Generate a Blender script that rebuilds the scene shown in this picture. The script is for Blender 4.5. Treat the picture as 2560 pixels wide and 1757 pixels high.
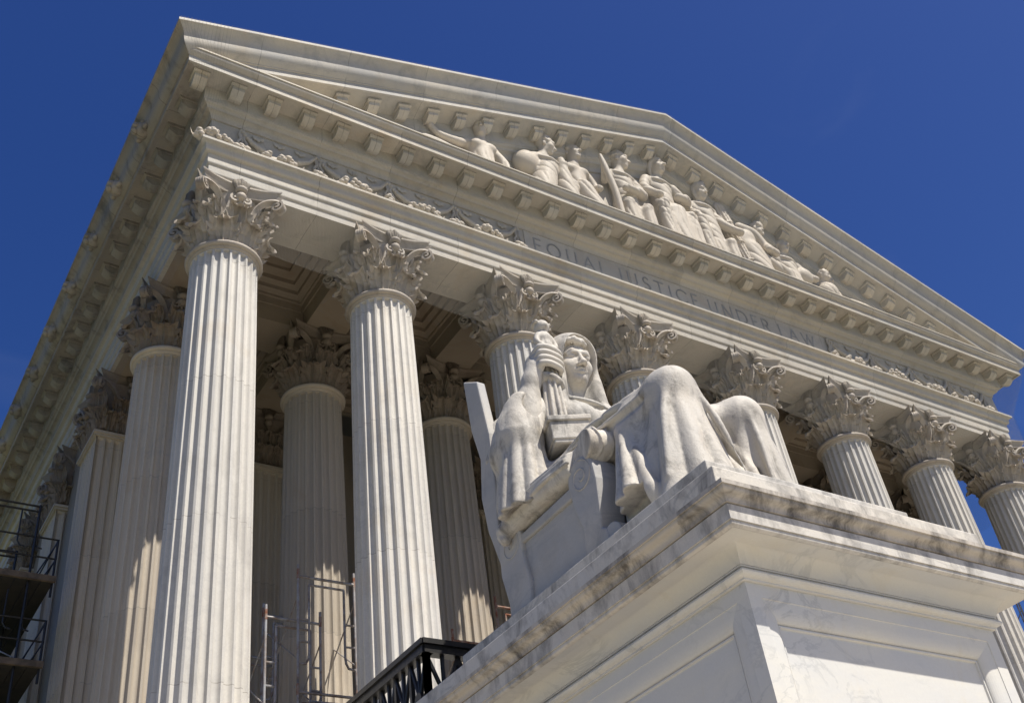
import bpy, bmesh, math, random
import numpy as np
from mathutils import Vector, Matrix
random.seed(7); RNG = np.random.default_rng(11)
scene = bpy.context.scene
for _o in list(bpy.data.objects): bpy.data.objects.remove(_o)
R = math.radians

# ------------------------------------------------------------------ camera
# World: X right along the facade, Y into the building, Z up, plaza at 0. Columns of the front row stand on Y = 0.
ZA = 16.4                                   # top of the capitals
cam_d = bpy.data.cameras.new('camera'); cam = bpy.data.objects.new('camera', cam_d)
scene.collection.objects.link(cam); scene.camera = cam
cam_d.sensor_width = 36.0; cam_d.lens = 2762.056 / 2560 * 36.0
cam_d.clip_start = 0.1; cam_d.clip_end = 5000
def cam_axes(yaw, pitch, roll):
    f = Vector((math.sin(yaw)*math.cos(pitch), math.cos(yaw)*math.cos(pitch), math.sin(pitch)))
    rt = Vector((math.cos(yaw), -math.sin(yaw), 0)); up = rt.cross(f)
    c, s = math.cos(roll), math.sin(roll)
    return c*rt + s*up, -s*rt + c*up, f
_r, _u, _f = cam_axes(0.645145519, 0.661749342, -0.148264238)
cam.matrix_world = Matrix(((_r.x, _u.x, -_f.x, -4.480), (_r.y, _u.y, -_f.y, -13.764), (_r.z, _u.z, -_f.z, ZA-14.843), (0, 0, 0, 1)))

# ------------------------------------------------------------------ sky, sun, exposure
SUN_EL, SUN_AZ = R(59.2), R(21)               # azimuth: from the facade's normal (-Y) towards +X
world = bpy.data.worlds.new('World'); scene.world = world; world.use_nodes = True
wn = world.node_tree.nodes; wl = world.node_tree.links; wn.clear()
sky = wn.new('ShaderNodeTexSky'); sky.sky_type = 'NISHITA'; sky.sun_disc = False
sky.sun_elevation = SUN_EL; sky.sun_rotation = math.pi - SUN_AZ
sky.altitude = 0; sky.air_density = 1.0; sky.dust_density = 0.9; sky.ozone_density = 4.0
bgn = wn.new('ShaderNodeBackground'); bgn.inputs[1].default_value = 0.076
hs = wn.new('ShaderNodeHueSaturation'); hs.inputs['Hue'].default_value = .52; hs.inputs['Saturation'].default_value = 1.30; hs.inputs['Value'].default_value = 1.0; wl.new(sky.outputs[0], hs.inputs['Color'])
wtc = wn.new('ShaderNodeTexCoord'); wmp = wn.new('ShaderNodeMapping'); wl.new(wtc.outputs['Generated'], wmp.inputs[0])
wmp.inputs['Rotation'].default_value = (R(20), R(35), R(-70)); wmp.inputs['Scale'].default_value = (1.2, 5.0, 9.0)
wnz = wn.new('ShaderNodeTexNoise'); wl.new(wmp.outputs[0], wnz.inputs['Vector']); wnz.inputs['Scale'].default_value = 1.3; wnz.inputs['Detail'].default_value = 7; wnz.inputs['Distortion'].default_value = .6
wr = wn.new('ShaderNodeMapRange'); wl.new(wnz.outputs['Fac'], wr.inputs[0]); wr.inputs[1].default_value = .60; wr.inputs[2].default_value = .80; wr.inputs[3].default_value = 0; wr.inputs[4].default_value = .045
wm = wn.new('ShaderNodeMix'); wm.data_type = 'RGBA'; wl.new(wr.outputs[0], wm.inputs[0]); wl.new(hs.outputs[0], wm.inputs[6]); wm.inputs[7].default_value = (5.0, 5.6, 6.4, 1)
wo = wn.new('ShaderNodeOutputWorld'); wl.new(wm.outputs[2], bgn.inputs[0]); wl.new(bgn.outputs[0], wo.inputs[0])
sun_d = bpy.data.lights.new('sun', 'SUN'); sun_d.energy = 5.0; sun_d.angle = R(0.53); sun_d.color = (1.0, 0.94, 0.84)
sun = bpy.data.objects.new('sun', sun_d); scene.collection.objects.link(sun)
sdir = Vector((math.sin(SUN_AZ)*math.cos(SUN_EL), -math.cos(SUN_AZ)*math.cos(SUN_EL), math.sin(SUN_EL)))
sun.rotation_euler = (-sdir).to_track_quat('-Z', 'Y').to_euler(); sun.location = (10, -40, 60)
vs = scene.view_settings
vs.view_transform = 'Standard'; vs.look = 'None'; vs.gamma = 1.0; vs.exposure = 0.32
try: vs.use_curve_mapping = False
except Exception: pass
scene.cycles.use_denoising = True
scene.cycles.max_bounces = 8; scene.cycles.diffuse_bounces = 2; scene.cycles.transparent_max_bounces = 16

# ------------------------------------------------------------------ object helpers
COL = scene.collection
def link(o, parent=None):
    COL.objects.link(o)
    if parent is not None:
        o.parent = parent
        o.matrix_parent_inverse = Matrix.Translation(world_loc(parent)).inverted()
    return o
def world_loc(o):
    if o.parent is None: return o.location.copy()
    return o.location.copy()               # parts keep world positions (parent inverse undoes the parent's shift)
def tag(o, label=None, cat=None, group=None, kind=None):
    if label: o['label'] = label
    if cat: o['category'] = cat
    if group: o['group'] = group
    if kind: o['kind'] = kind
    return o
def empty(name, loc, label, cat, group=None):
    o = bpy.data.objects.new(name, None); o.location = loc; o.empty_display_size = 0.3
    COL.objects.link(o); return tag(o, label, cat, group)
def mesh(name, verts, faces, mat=None, smooth=False):
    me = bpy.data.meshes.new(name)
    me.from_pydata([tuple(map(float, v)) for v in verts], [], [tuple(int(i) for i in f) for f in faces])
    me.validate(); 
    if mat: me.materials.append(mat)
    if smooth: me.shade_smooth()
    return me
def obj(name, me, parent=None, loc=(0, 0, 0)):
    o = bpy.data.objects.new(name, me); o.location = loc
    return link(o, parent)
class MB:
    """collects simple shapes into one mesh"""
    def __init__(s): s.v = []; s.f = []
    def add(s, v, f):
        b = len(s.v); s.v += [tuple(p) for p in v]; s.f += [tuple(i+b for i in q) for q in f]; return s
    def box(s, a, b):
        x0, y0, z0 = a; x1, y1, z1 = b
        v = [(x0,y0,z0),(x1,y0,z0),(x1,y1,z0),(x0,y1,z0),(x0,y0,z1),(x1,y0,z1),(x1,y1,z1),(x0,y1,z1)]
        return s.add(v, [(0,3,2,1),(4,5,6,7),(0,1,5,4),(1,2,6,5),(2,3,7,6),(3,0,4,7)])
    def obox(s, c, h, rot):
        q = []
        for k in range(8):
            d = Vector(((1 if k & 1 else -1)*h[0], (1 if k & 2 else -1)*h[1], (1 if k & 4 else -1)*h[2]))
            q.append(tuple(Vector(c) + rot @ d))
        return s.add(q, [(0,2,3,1),(4,5,7,6),(0,1,5,4),(1,3,7,5),(3,2,6,7),(2,0,4,6)])
    def bar(s, a, b, r, n=8):
        a = Vector(a); b = Vector(b); d = (b-a).normalized()
        u = d.orthogonal().normalized(); w = d.cross(u)
        v = []
        for p in (a, b):
            for k in range(n):
                t = 2*math.pi*k/n; v.append(tuple(p + r*(math.cos(t)*u + math.sin(t)*w)))
        f = [(k, (k+1) % n, n+(k+1) % n, n+k) for k in range(n)] + [tuple(range(n))[::-1], tuple(range(n, 2*n))]
        return s.add(v, f)
    def tube(s, pts, rad, n=8, cap=True):
        pts = [Vector(p) for p in pts]; m = len(pts)
        rad = rad if hasattr(rad, '__len__') else [rad]*m
        v = []; u = None
        for i, p in enumerate(pts):
            d = (pts[min(i+1, m-1)] - pts[max(i-1, 0)]).normalized()
            if u is None: u = d.orthogonal().normalized()
            u = (u - u.dot(d)*d).normalized(); w = d.cross(u)
            for k in range(n):
                t = 2*math.pi*k/n; v.append(tuple(p + rad[i]*(math.cos(t)*u + math.sin(t)*w)))
        f = [(i*n+k, i*n+(k+1) % n, (i+1)*n+(k+1) % n, (i+1)*n+k) for i in range(m-1) for k in range(n)]
        if cap: f += [tuple(range(n))[::-1], tuple(range((m-1)*n, m*n))]
        return s.add(v, f)
    def lathe(s, prof, n=32, c=(0, 0)):
        m = len(prof); v = []
        for r, z in prof:
            for k in range(n):
                t = 2*math.pi*k/n; v.append((c[0]+r*math.cos(t), c[1]+r*math.sin(t), z))
        f = [(i*n+k, i*n+(k+1) % n, (i+1)*n+(k+1) % n, (i+1)*n+k) for i in range(m-1) for k in range(n)]
        f += [tuple(range(n))[::-1], tuple(range((m-1)*n, m*n))]
        return s.add(v, f)
    def prism(s, poly, axis, a, b):
        """poly: 2D outline; axis 'x': poly is (y,z) extruded x a..b; 'y': poly is (x,z); 'z': poly is (x,y)"""
        def P(q, t): return {'x': (t, q[0], q[1]), 'y': (q[0], t, q[1]), 'z': (q[0], q[1], t)}[axis]
        n = len(poly); v = [P(q, a) for q in poly] + [P(q, b) for q in poly]
        return s.add(v, [tuple(range(n))[::-1], tuple(range(n, 2*n))] + [(k, (k+1) % n, n+(k+1) % n, n+k) for k in range(n)])
    def ball(s, c, r, n=8, m=6, rot=None):
        r = r if hasattr(r, '__len__') else (r, r, r); v = []
        for i in range(1, m):
            a = math.pi*i/m
            for k in range(n):
                t = 2*math.pi*k/n
                d = Vector((r[0]*math.sin(a)*math.cos(t), r[1]*math.sin(a)*math.sin(t), r[2]*math.cos(a)))
                if rot is not None: d = rot @ d
                v.append(tuple(Vector(c)+d))
        top = Vector((0, 0, r[2])); 
        if rot is not None: top = rot @ top
        v += [tuple(Vector(c)+top), tuple(Vector(c)-top)]; T = len(v)-2
        f = [(i*n+k, (i+1)*n+k, (i+1)*n+(k+1) % n, i*n+(k+1) % n) for i in range(m-2) for k in range(n)]
        f += [(T, k, (k+1) % n) for k in range(n)] + [(T+1, (m-2)*n+(k+1) % n, (m-2)*n+k) for k in range(n)]
        return s.add(v, f)
    def mesh(s, name, mat, smooth=False, angle=None):
        me = mesh(name, s.v, s.f, mat)
        bm = bmesh.new(); bm.from_mesh(me); bmesh.ops.recalc_face_normals(bm, faces=bm.faces); bm.to_mesh(me); bm.free()
        if smooth:
            me.shade_smooth()
            if angle: me.set_sharp_from_angle(angle=R(angle))
        return me
    def build(s, name, mat, parent=None, loc=(0, 0, 0), smooth=False, angle=None):
        return obj(name, s.mesh(name, mat, smooth, angle), parent, loc)
def sweep(prof, paths, closed_ends=True):
    """prof: [(p,z)]; paths: list of functions p -> (x,y); returns MB with a mitred sweep"""
    m = MB(); n = len(prof); v = []
    for g in paths:
        for p, z in prof:
            q = g(p); v.append((q[0], q[1], z + (q[2] if len(q) > 2 else 0)))
    f = [(i*n+k, i*n+k+1, (i+1)*n+k+1, (i+1)*n+k) for i in range(len(paths)-1) for k in range(n-1)]
    if closed_ends: f += [tuple(range(n)), tuple(range((len(paths)-1)*n, len(paths)*n))[::-1]]
    return m.add(v, f)
def arc(p0, p1, bulge, n=5):
    """points from p0 to p1 along a bowed line (excluding p0)"""
    out = []; dx, dz = p1[0]-p0[0], p1[1]-p0[1]
    for i in range(1, n+1):
        t = i/n; b = bulge*4*t*(1-t); out.append((p0[0]+t*dx - b*dz, p0[1]+t*dz + b*dx))
    return out
def cyma(p0, p1, a, n=8):
    """S-shaped line from p0 to p1 (excluding p0)"""
    out = []; dx, dz = p1[0]-p0[0], p1[1]-p0[1]
    for i in range(1, n+1):
        t = i/n; b = a*math.sin(2*math.pi*t); out.append((p0[0]+t*dx - b*dz, p0[1]+t*dz + b*dx))
    return out

# ------------------------------------------------------------------ materials
def nt(name):
    m = bpy.data.materials.new(name); m.use_nodes = True
    n = m.node_tree.nodes; l = m.node_tree.links; n.clear()
    out = n.new('ShaderNodeOutputMaterial'); b = n.new('ShaderNodeBsdfPrincipled'); l.new(b.outputs[0], out.inputs[0])
    return m, n, l, b
def mix(n, l, fac, a, b, blend='MIX'):
    x = n.new('ShaderNodeMix'); x.data_type = 'RGBA'; x.blend_type = blend
    for i, v in ((0, fac), (6, a), (7, b)):
        if hasattr(v, 'node'): l.new(v, x.inputs[i])
        else: x.inputs[i].default_value = v if i == 0 else (*v, 1)
    return x.outputs[2]
def ramp(n, l, src, a, b, lo=0.0, hi=1.0):
    x = n.new('ShaderNodeMapRange'); x.clamp = True; l.new(src, x.inputs[0])
    for i, v in ((1, a), (2, b), (3, lo), (4, hi)): x.inputs[i].default_value = v
    return x.outputs[0]
def noise(n, l, co, scale, detail=4, rough=.55, dist=0.0):
    x = n.new('ShaderNodeTexNoise'); l.new(co, x.inputs['Vector'])
    x.inputs['Scale'].default_value = scale; x.inputs['Detail'].default_value = detail
    x.inputs['Roughness'].default_value = rough; x.inputs['Distortion'].default_value = dist
    return x.outputs['Fac']
def scaled(n, l, co, s, rot=(0, 0, 0)):
    x = n.new('ShaderNodeMapping'); l.new(co, x.inputs[0]); x.inputs['Scale'].default_value = s; x.inputs['Rotation'].default_value = rot
    return x.outputs[0]
def coords(n, l):
    tc = n.new('ShaderNodeTexCoord'); oi = n.new('ShaderNodeObjectInfo')
    v = n.new('ShaderNodeVectorMath'); v.operation = 'SCALE'; v.inputs[0].default_value = (37.0, 91.0, 53.0); l.new(oi.outputs['Random'], v.inputs[3])
    a = n.new('ShaderNodeVectorMath'); a.operation = 'ADD'; l.new(tc.outputs['Object'], a.inputs[0]); l.new(v.outputs[0], a.inputs[1])
    return a.outputs[0], oi.outputs['Random']
def marble(name, base, cool, warm=(.50, .38, .24), vein=(.30, .30, .31), vein_amt=.35, warm_amt=.35, soot=0.0, soot_col=(.07, .065, .06), streak=(1.0, 1.0, .22), scale=1.0, rough=.62, bump=.12, pit=.25, joints=0.0, soot_at=None, jaxis=2, jcol=(.34, .31, .265)):
    m, n, l, b = nt(name); co, rnd = coords(n, l)
    c1 = scaled(n, l, co, (scale,)*3)
    big = noise(n, l, scaled(n, l, c1, streak), .9, 5, .6, .6)
    col = mix(n, l, ramp(n, l, big, .36, .66), base, cool)
    w = noise(n, l, scaled(n, l, c1, (.8, .8, .5)), 1.3, 6, .65, .8)
    col = mix(n, l, ramp(n, l, w, .54, .76, 0, warm_amt), col, warm)
    # veins: thin dark lines where a distorted noise crosses its middle value
    vn = noise(n, l, scaled(n, l, c1, (1.0, 1.0, 1.7), (.5, .35, .2)), .75, 7, .62, 1.6)
    ab = n.new('ShaderNodeMath'); ab.operation = 'SUBTRACT'; l.new(vn, ab.inputs[0]); ab.inputs[1].default_value = .5
    a2 = n.new('ShaderNodeMath'); a2.operation = 'ABSOLUTE'; l.new(ab.outputs[0], a2.inputs[0])
    line = ramp(n, l, a2.outputs[0], .0, .035, 1, 0)
    where = ramp(n, l, noise(n, l, c1, .5, 3), .48, .64)
    mu = n.new('ShaderNodeMath'); mu.operation = 'MULTIPLY'; l.new(line, mu.inputs[0]); l.new(where, mu.inputs[1])
    m2 = n.new('ShaderNodeMath'); m2.operation = 'MULTIPLY'; l.new(mu.outputs[0], m2.inputs[0]); m2.inputs[1].default_value = vein_amt
    col = mix(n, l, m2.outputs[0], col, vein)
    fine = noise(n, l, c1, 34, 3, .6)
    col = mix(n, l, ramp(n, l, fine, .25, .8, 0, pit), col, (.36, .34, .31), 'MIX')
    if soot:
        s1 = noise(n, l, scaled(n, l, c1, (1.6, 1.6, .75)), 1.5, 8, .7, .5)
        col = mix(n, l, ramp(n, l, s1, *(soot_at or (.60-.12*min(soot, 1), .80-.10*min(soot, 1))), 0, min(soot, .92)), col, soot_col)
    if joints:                                 # hairline mortar joints between the drums
        tc2 = n.new('ShaderNodeTexCoord'); sx = n.new('ShaderNodeSeparateXYZ'); l.new(tc2.outputs['Object'], sx.inputs[0])
        wob = noise(n, l, co, 6, 2); ad = n.new('ShaderNodeMath'); ad.operation = 'MULTIPLY_ADD'; l.new(wob, ad.inputs[0]); ad.inputs[1].default_value = .012 if jaxis == 2 else 0.0; l.new(sx.outputs[jaxis], ad.inputs[2])
        dv = n.new('ShaderNodeMath'); dv.operation = 'PINGPONG'; l.new(ad.outputs[0], dv.inputs[0]); dv.inputs[1].default_value = joints
        brk = ramp(n, l, noise(n, l, co, 3.0, 3), .40, .52)
        ln = ramp(n, l, dv.outputs[0], .003, .007, 1, 0); mm = n.new('ShaderNodeMath'); mm.operation = 'MULTIPLY'; l.new(ln, mm.inputs[0]); l.new(brk, mm.inputs[1])
        col = mix(n, l, mm.outputs[0], col, jcol)
        # every block has a slightly different tone
        bl = n.new('ShaderNodeMath'); bl.operation = 'MULTIPLY_ADD'; l.new(sx.outputs[jaxis], bl.inputs[0]); bl.inputs[1].default_value = .5/joints; bl.inputs[2].default_value = 100.0
        fl = n.new('ShaderNodeMath'); fl.operation = 'FLOOR'; l.new(bl.outputs[0], fl.inputs[0]); r1 = n.new('ShaderNodeMath'); r1.operation = 'ADD'; l.new(fl.outputs[0], r1.inputs[0]); l.new(rnd, r1.inputs[1])
        wnn = n.new('ShaderNodeTexWhiteNoise'); wnn.noise_dimensions = '1D'; l.new(r1.outputs[0], wnn.inputs['W'])
        tv = n.new('ShaderNodeMapRange'); l.new(wnn.outputs['Value'], tv.inputs[0]); tv.inputs[3].default_value = .90; tv.inputs[4].default_value = 1.05
        ts = n.new('ShaderNodeVectorMath'); ts.operation = 'SCALE'; l.new(col, ts.inputs[0]); l.new(tv.outputs[0], ts.inputs[3]); col = ts.outputs[0]
    tint = n.new('ShaderNodeMapRange'); l.new(rnd, tint.inputs[0]); tint.inputs[3].default_value = .93; tint.inputs[4].default_value = 1.05
    sc = n.new('ShaderNodeVectorMath'); sc.operation = 'SCALE'; l.new(col, sc.inputs[0]); l.new(tint.outputs[0], sc.inputs[3])
    l.new(sc.outputs[0], b.inputs['Base Color']); b.inputs['Roughness'].default_value = rough
    b.inputs['Specular IOR Level'].default_value = .3
    bp = n.new('ShaderNodeBump'); bp.inputs['Strength'].default_value = bump; bp.inputs['Distance'].default_value = .02
    l.new(noise(n, l, c1, 16, 6, .7), bp.inputs['Height']); l.new(bp.outputs[0], b.inputs['Normal'])
    return m
JOINT = True
def plain(name, col, rough=.5, metal=0.0, var=None, vscale=8.0, bump=0.0):
    m, n, l, b = nt(name); co, rnd = coords(n, l)
    c = noise(n, l, co, vscale, 6, .65, .4)
    out = mix(n, l, ramp(n, l, c, .42, .62), col, var or tuple(x*.7 for x in col))
    l.new(out, b.inputs['Base Color']); b.inputs['Roughness'].default_value = rough; b.inputs['Metallic'].default_value = metal
    if bump:
        bp = n.new('ShaderNodeBump'); bp.inputs['Strength'].default_value = bump; bp.inputs['Distance'].default_value = .01
        l.new(noise(n, l, co, vscale*4, 5, .7), bp.inputs['Height']); l.new(bp.outputs[0], b.inputs['Normal'])
    return m
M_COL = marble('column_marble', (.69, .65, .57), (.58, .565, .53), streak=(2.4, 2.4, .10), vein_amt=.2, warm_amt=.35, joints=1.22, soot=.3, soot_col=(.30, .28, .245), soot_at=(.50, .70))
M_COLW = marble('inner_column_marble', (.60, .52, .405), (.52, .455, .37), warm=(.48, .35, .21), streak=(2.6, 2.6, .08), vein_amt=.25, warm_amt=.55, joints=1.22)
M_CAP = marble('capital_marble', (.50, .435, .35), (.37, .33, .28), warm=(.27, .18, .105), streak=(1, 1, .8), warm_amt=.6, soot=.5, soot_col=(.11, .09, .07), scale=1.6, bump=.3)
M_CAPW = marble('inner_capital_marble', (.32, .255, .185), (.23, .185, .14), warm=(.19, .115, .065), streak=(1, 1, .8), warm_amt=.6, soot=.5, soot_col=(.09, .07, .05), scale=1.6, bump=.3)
M_ENT = marble('entablature_marble', (.66, .59, .475), (.56, .535, .475), warm=(.52, .38, .215), streak=(.25, .25, 2.2), vein_amt=.3, warm_amt=.5, soot=.35, soot_col=(.24, .215, .18), soot_at=(.52, .72), joints=.75, jaxis=0, jcol=(.25, .22, .18))
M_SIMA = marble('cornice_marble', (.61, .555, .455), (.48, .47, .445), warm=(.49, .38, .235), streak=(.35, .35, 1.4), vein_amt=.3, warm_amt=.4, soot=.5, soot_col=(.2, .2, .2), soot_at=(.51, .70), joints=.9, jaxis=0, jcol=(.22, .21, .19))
M_SIDE = marble('weathered_shade_toned_marble', (.45, .38, .29), (.33, .305, .27), warm=(.38, .275, .16), streak=(.5, .25, 1.2), vein_amt=.5, warm_amt=.5, soot=.7, soot_col=(.10, .095, .09), soot_at=(.50, .68), joints=.8, jaxis=1, jcol=(.12, .11, .10))  # weaker fill light on this flank is darkened into the colour, besides soot
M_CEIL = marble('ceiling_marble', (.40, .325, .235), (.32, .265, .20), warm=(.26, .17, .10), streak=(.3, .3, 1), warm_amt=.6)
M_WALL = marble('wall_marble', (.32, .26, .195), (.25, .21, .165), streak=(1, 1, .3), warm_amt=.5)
M_SCULPT = marble('sculpture_marble', (.68, .60, .49), (.59, .53, .44), warm=(.52, .40, .30), streak=(1, 1, .6), vein_amt=.1, warm_amt=.35, bump=.25)
M_STAT = marble('statue_marble', (.68, .625, .535), (.53, .505, .455), warm=(.42, .325, .22), streak=(1, 1, .35), vein_amt=.25, warm_amt=.5, soot=.7, soot_col=(.12, .11, .095), scale=1.7, bump=.35, soot_at=(.50, .66))
M_THR = marble('throne_marble', (.54, .51, .46), (.42, .42, .42), warm=(.40, .33, .24), streak=(.8, .5, 1.2), vein_amt=.35, warm_amt=.4, soot=.4, soot_col=(.13, .13, .13), bump=.2)
M_PED = marble('pedestal_marble', (.70, .675, .60), (.62, .62, .60), warm=(.62, .54, .38), vein=(.26, .28, .29), streak=(.5, .5, 1.2), vein_amt=.34, warm_amt=.4, scale=1.5, bump=.06, pit=.12)
M_PEDC = marble('pedestal_cornice_marble', (.70, .65, .56), (.60, .58, .54), warm=(.60, .50, .36), vein=(.28, .28, .28), streak=(.4, .4, 1.5), vein_amt=.5, warm_amt=.4, soot=.75, soot_col=(.10, .095, .09), scale=1.4, bump=.2, soot_at=(.47, .70))
M_CROWN = marble('sooty_crown_marble', (.64, .58, .49), (.50, .46, .40), warm=(.36, .30, .23), vein=(.2, .19, .18), streak=(.4, .4, 1.5), vein_amt=.4, warm_amt=.7, soot=.9, soot_col=(.085, .078, .07), scale=1.1, bump=.25, soot_at=(.48, .66))
M_PLAZA = marble('plaza_marble', (.46, .41, .335), (.39, .355, .30), streak=(1, 1, 1), vein_amt=.2)
M_ADDED_LAWN = plain('lawn', (.045, .060, .022), .9, 0, (.06, .07, .03), 2)  # dark unseen surround, added to lessen light bounced up from the ground
M_LETTER = plain('letter_recess', (.40, .395, .38), .8, 0, (.30, .30, .295))
M_IRON = plain('black_iron', (.012, .012, .013), .42, 0.0, (.02, .019, .018), 10, .1)
M_STEEL = plain('galvanised_steel', (.40, .405, .42), .5, .15, (.27, .21, .17), 5, .1)
M_RUST = plain('rusty_steel', (.24, .09, .045), .75, .1, (.36, .30, .26), 9, .2)
M_PLANK = plain('scaffold_plank', (.17, .125, .085), .8, 0, (.09, .07, .05), 6, .3)
M_NET = None
M_TARP = plain('dark_decking', (.030, .027, .025), .8, 0, (.045, .038, .03), 3, .2)

# ------------------------------------------------------------------ ground and stairs
FLOOR = 4.4
XC = [0, 3, 6, 9, 12.2167, 15.2167, 18.2167, 21.2167]; W = XC[-1]; XM = W/2
tag(MB().box((-600, -600, -.3), (600, 600, -.004)).build('ground', M_ADDED_LAWN), 'unseen dark lawn added around the plaza to cut bounce light', None, None, 'structure')
tag(MB().box((-12, -34, -.2), (34, 8, 0)).build('plaza', M_PLAZA), 'pale marble plaza paving in front of the building', None, None, 'structure')
st = MB()
NS = 28
for i in range(NS):
    st.box((4.4, -1.4-(NS-i)*.31, .001), (16.8, -1.4-(NS-i-1)*.31, FLOOR*(i+1)/(NS+1)))
tag(st.build('stairs', M_PLAZA), 'broad marble entrance stairs between the two pedestals', None, None, 'structure')

# ------------------------------------------------------------------ the building
BL = empty('temple_front_building', (XM, 0, 0), 'white marble temple front building with eight fluted columns and sculpted gable', 'building')
# podium and portico floor
MB().box((-1.6, -1.4, 0), (W+1.6, 8, FLOOR-.004)).box((-3, 8.002, 0.001), (W+3, 40, FLOOR-.1)).build('podium', M_WALL, BL)
# ---- columns
D1 = 3.07
ZB = FLOOR - ZA                              # bottom of the columns, measured from the capitals' top
def shaft_radius(z):
    t = (z-(-1.5))/((ZB+.65)+1.5); t = min(max(t, 0), 1)
    return .563 + .107*t**.85
def make_shaft():
    NF, NP = 24, 9; n = NF*NP
    top = -1.53; bot = ZB+.66
    zs = [top+.03, top, top-.012, top-.03, top-.05, top-.07, top-.085, top-.10, -2.2]
    joints = []
    z = -2.2
    while z > bot+.3:
        z -= .42
        zs.append(z)
    for j in joints: zs += [j+.012, j+.004, j-.004, j-.012]
    zs = sorted([z for z in zs if z > bot+.12], reverse=True) + [bot+.10, bot+.08, bot+.05, bot+.02, bot]
    hw = math.pi/NF*.78                       # half angle of a flute
    v = []; f = []
    for z in zs:
        r = shaft_radius(z)
        if any(abs(z-j) < .006 for j in joints): r -= .004
        for a in range(NF):
            c = 2*math.pi*a/NF
            for k in range(NP):
                if k == NP-1: u = None; th = c + math.pi/NF
                else: u = -1 + 2*k/(NP-2); th = c + hw*u
                rr = r
                if u is not None:
                    w = hw*r; lim = top - w*(1-math.sqrt(max(0, 1-u*u)))*1.0 - .012; lim2 = bot+.09 + w*(1-math.sqrt(max(0, 1-u*u)))
                    if z < lim and z > lim2: rr = r - .92*w*math.sqrt(max(0, 1-u*u))
                v.append((rr*math.cos(th), rr*math.sin(th), ZA+z))
    for i in range(len(zs)-1):
        for k in range(n):
            k2 = (k+1) % n
            f.append((i*n+k, i*n+k2, (i+1)*n+k2, (i+1)*n+k))
    f = [tuple(reversed(q)) for q in f]
    me = mesh('column_shaft', v, f); me.shade_smooth(); me.set_sharp_from_angle(angle=R(38))
    return me
ME_SHAFT = make_shaft()
def make_astragal():
    r = .565
    prof = [(r-.05, -1.52), (r+.005, -1.52), (r+.02, -1.505), (r+.035, -1.49), (r+.035, -1.475)] + [(r+.045+.045*math.sin(a), -1.425-.05*math.cos(a)) for a in np.linspace(0, math.pi, 9)] + [(r+.01, -1.37), (r-.1, -1.37)]
    return MB().lathe([(p, ZA+z) for p, z in prof], 48).mesh('astragal', None, True, 50)
ME_AST = make_astragal()
def make_base():
    r = .67; z0 = ZB
    m = MB().box((-.95, -.95, ZA+z0), (.95, .95, ZA+z0+.22))
    prof = [(.3, .222), (.9, .222)] + [(.80+.11*math.sin(a), .32-.1*math.cos(a)) for a in np.linspace(.2, math.pi-.1, 8)] + [(.76, .43), (.73, .47), (.745, .52)] + [(.745+.06*math.sin(a), .575-.055*math.cos(a)) for a in np.linspace(.1, math.pi-.1, 6)] + [(.70, .64), (.69, .665), (.3, .665)]
    m.lathe([(p, ZA+z0+z) for p, z in prof], 40)
    return m.mesh('column_base', None, True, 40)
ME_BASE = make_base()

# ---- Corinthian capitals
def bell_radius(z):                           # z from -1.37 (bottom) to -.22
    t = (z+1.37)/1.15
    return .50 + .05*t + .20*max(0, t-.55)**1.6
def leaf_points(h, z0, wid, out, base_r, nu=13, nv=19, lobes=5):
    """acanthus leaf in local frame: radial r, tangential s, height z"""
    P = []
    for j in range(nv):
        t = j/(nv-1)
        if t < .66:
            tt = t/.66; z = z0 + h*tt; r = base_r(z) + .035 + .03*tt + out*.25*tt**3
        else:
            a = (t-.66)/.34*math.pi*1.02; rc = out*.38
            z = z0 + h + rc*math.sin(a)*.95 - (rc*.5*(1-math.cos(a)))*.6
            r = base_r(z0+h) + .065 + out*.25 + rc*(1-math.cos(a))
        wprof = (.70 + .55*math.sin(math.pi*min(t*1.08, 1)*.82)) * (1 if t < .72 else max(.16, 1-((t-.72)/.28)**1.4*.86))
        lob = 1 + .17*math.cos(2*math.pi*lobes*t + .6)
        w = wid*wprof
        row = []
        for i in range(nu):
            u = -1 + 2*i/(nu-1); au = abs(u)
            ww = w*(1 if au < .75 else lob)
            rib = .034*math.exp(-(u/.16)**2) + .022*math.cos(u*math.pi*4.2)
            dish = -.05*au**2*(1 if t < .5 else .4) + (.05*au**3 if .2 < t < .8 else 0)
            row.append((r + rib + dish + .03*au**2*math.cos(2*math.pi*lobes*t+.9), u*ww, z + .03*au*math.cos(2*math.pi*lobes*t)))
        P.append(row)
    return P
def add_leaf(m, pts, ang=None, place=None, thick=.03):
    nv, nu = len(pts), len(pts[0])
    if place is None:
        ca, sa = math.cos(ang), math.sin(ang)
        place = lambda r, s, z: ((r*ca - s*sa*1.0), (r*sa + s*ca), ZA+z)
    v = []
    for lay in (0, -thick):
        for row in pts:
            for r, s, z in row: v.append(place(r+lay, s, z))
    N = nv*nu; f = []
    for j in range(nv-1):
        for i in range(nu-1):
            a = j*nu+i; f.append((a, a+1, a+nu+1, a+nu)); f.append((N+a, N+a+nu, N+a+nu+1, N+a+1))
    for j in range(nv-1):
        for i in (0, nu-1):
            a = j*nu+i; f.append((a, a+nu, N+a+nu, N+a))
    a = (nv-1)*nu
    for i in range(nu-1): f.append((a+i, a+i+1, N+a+i+1, N+a+i))
    m.add(v, f)
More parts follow.
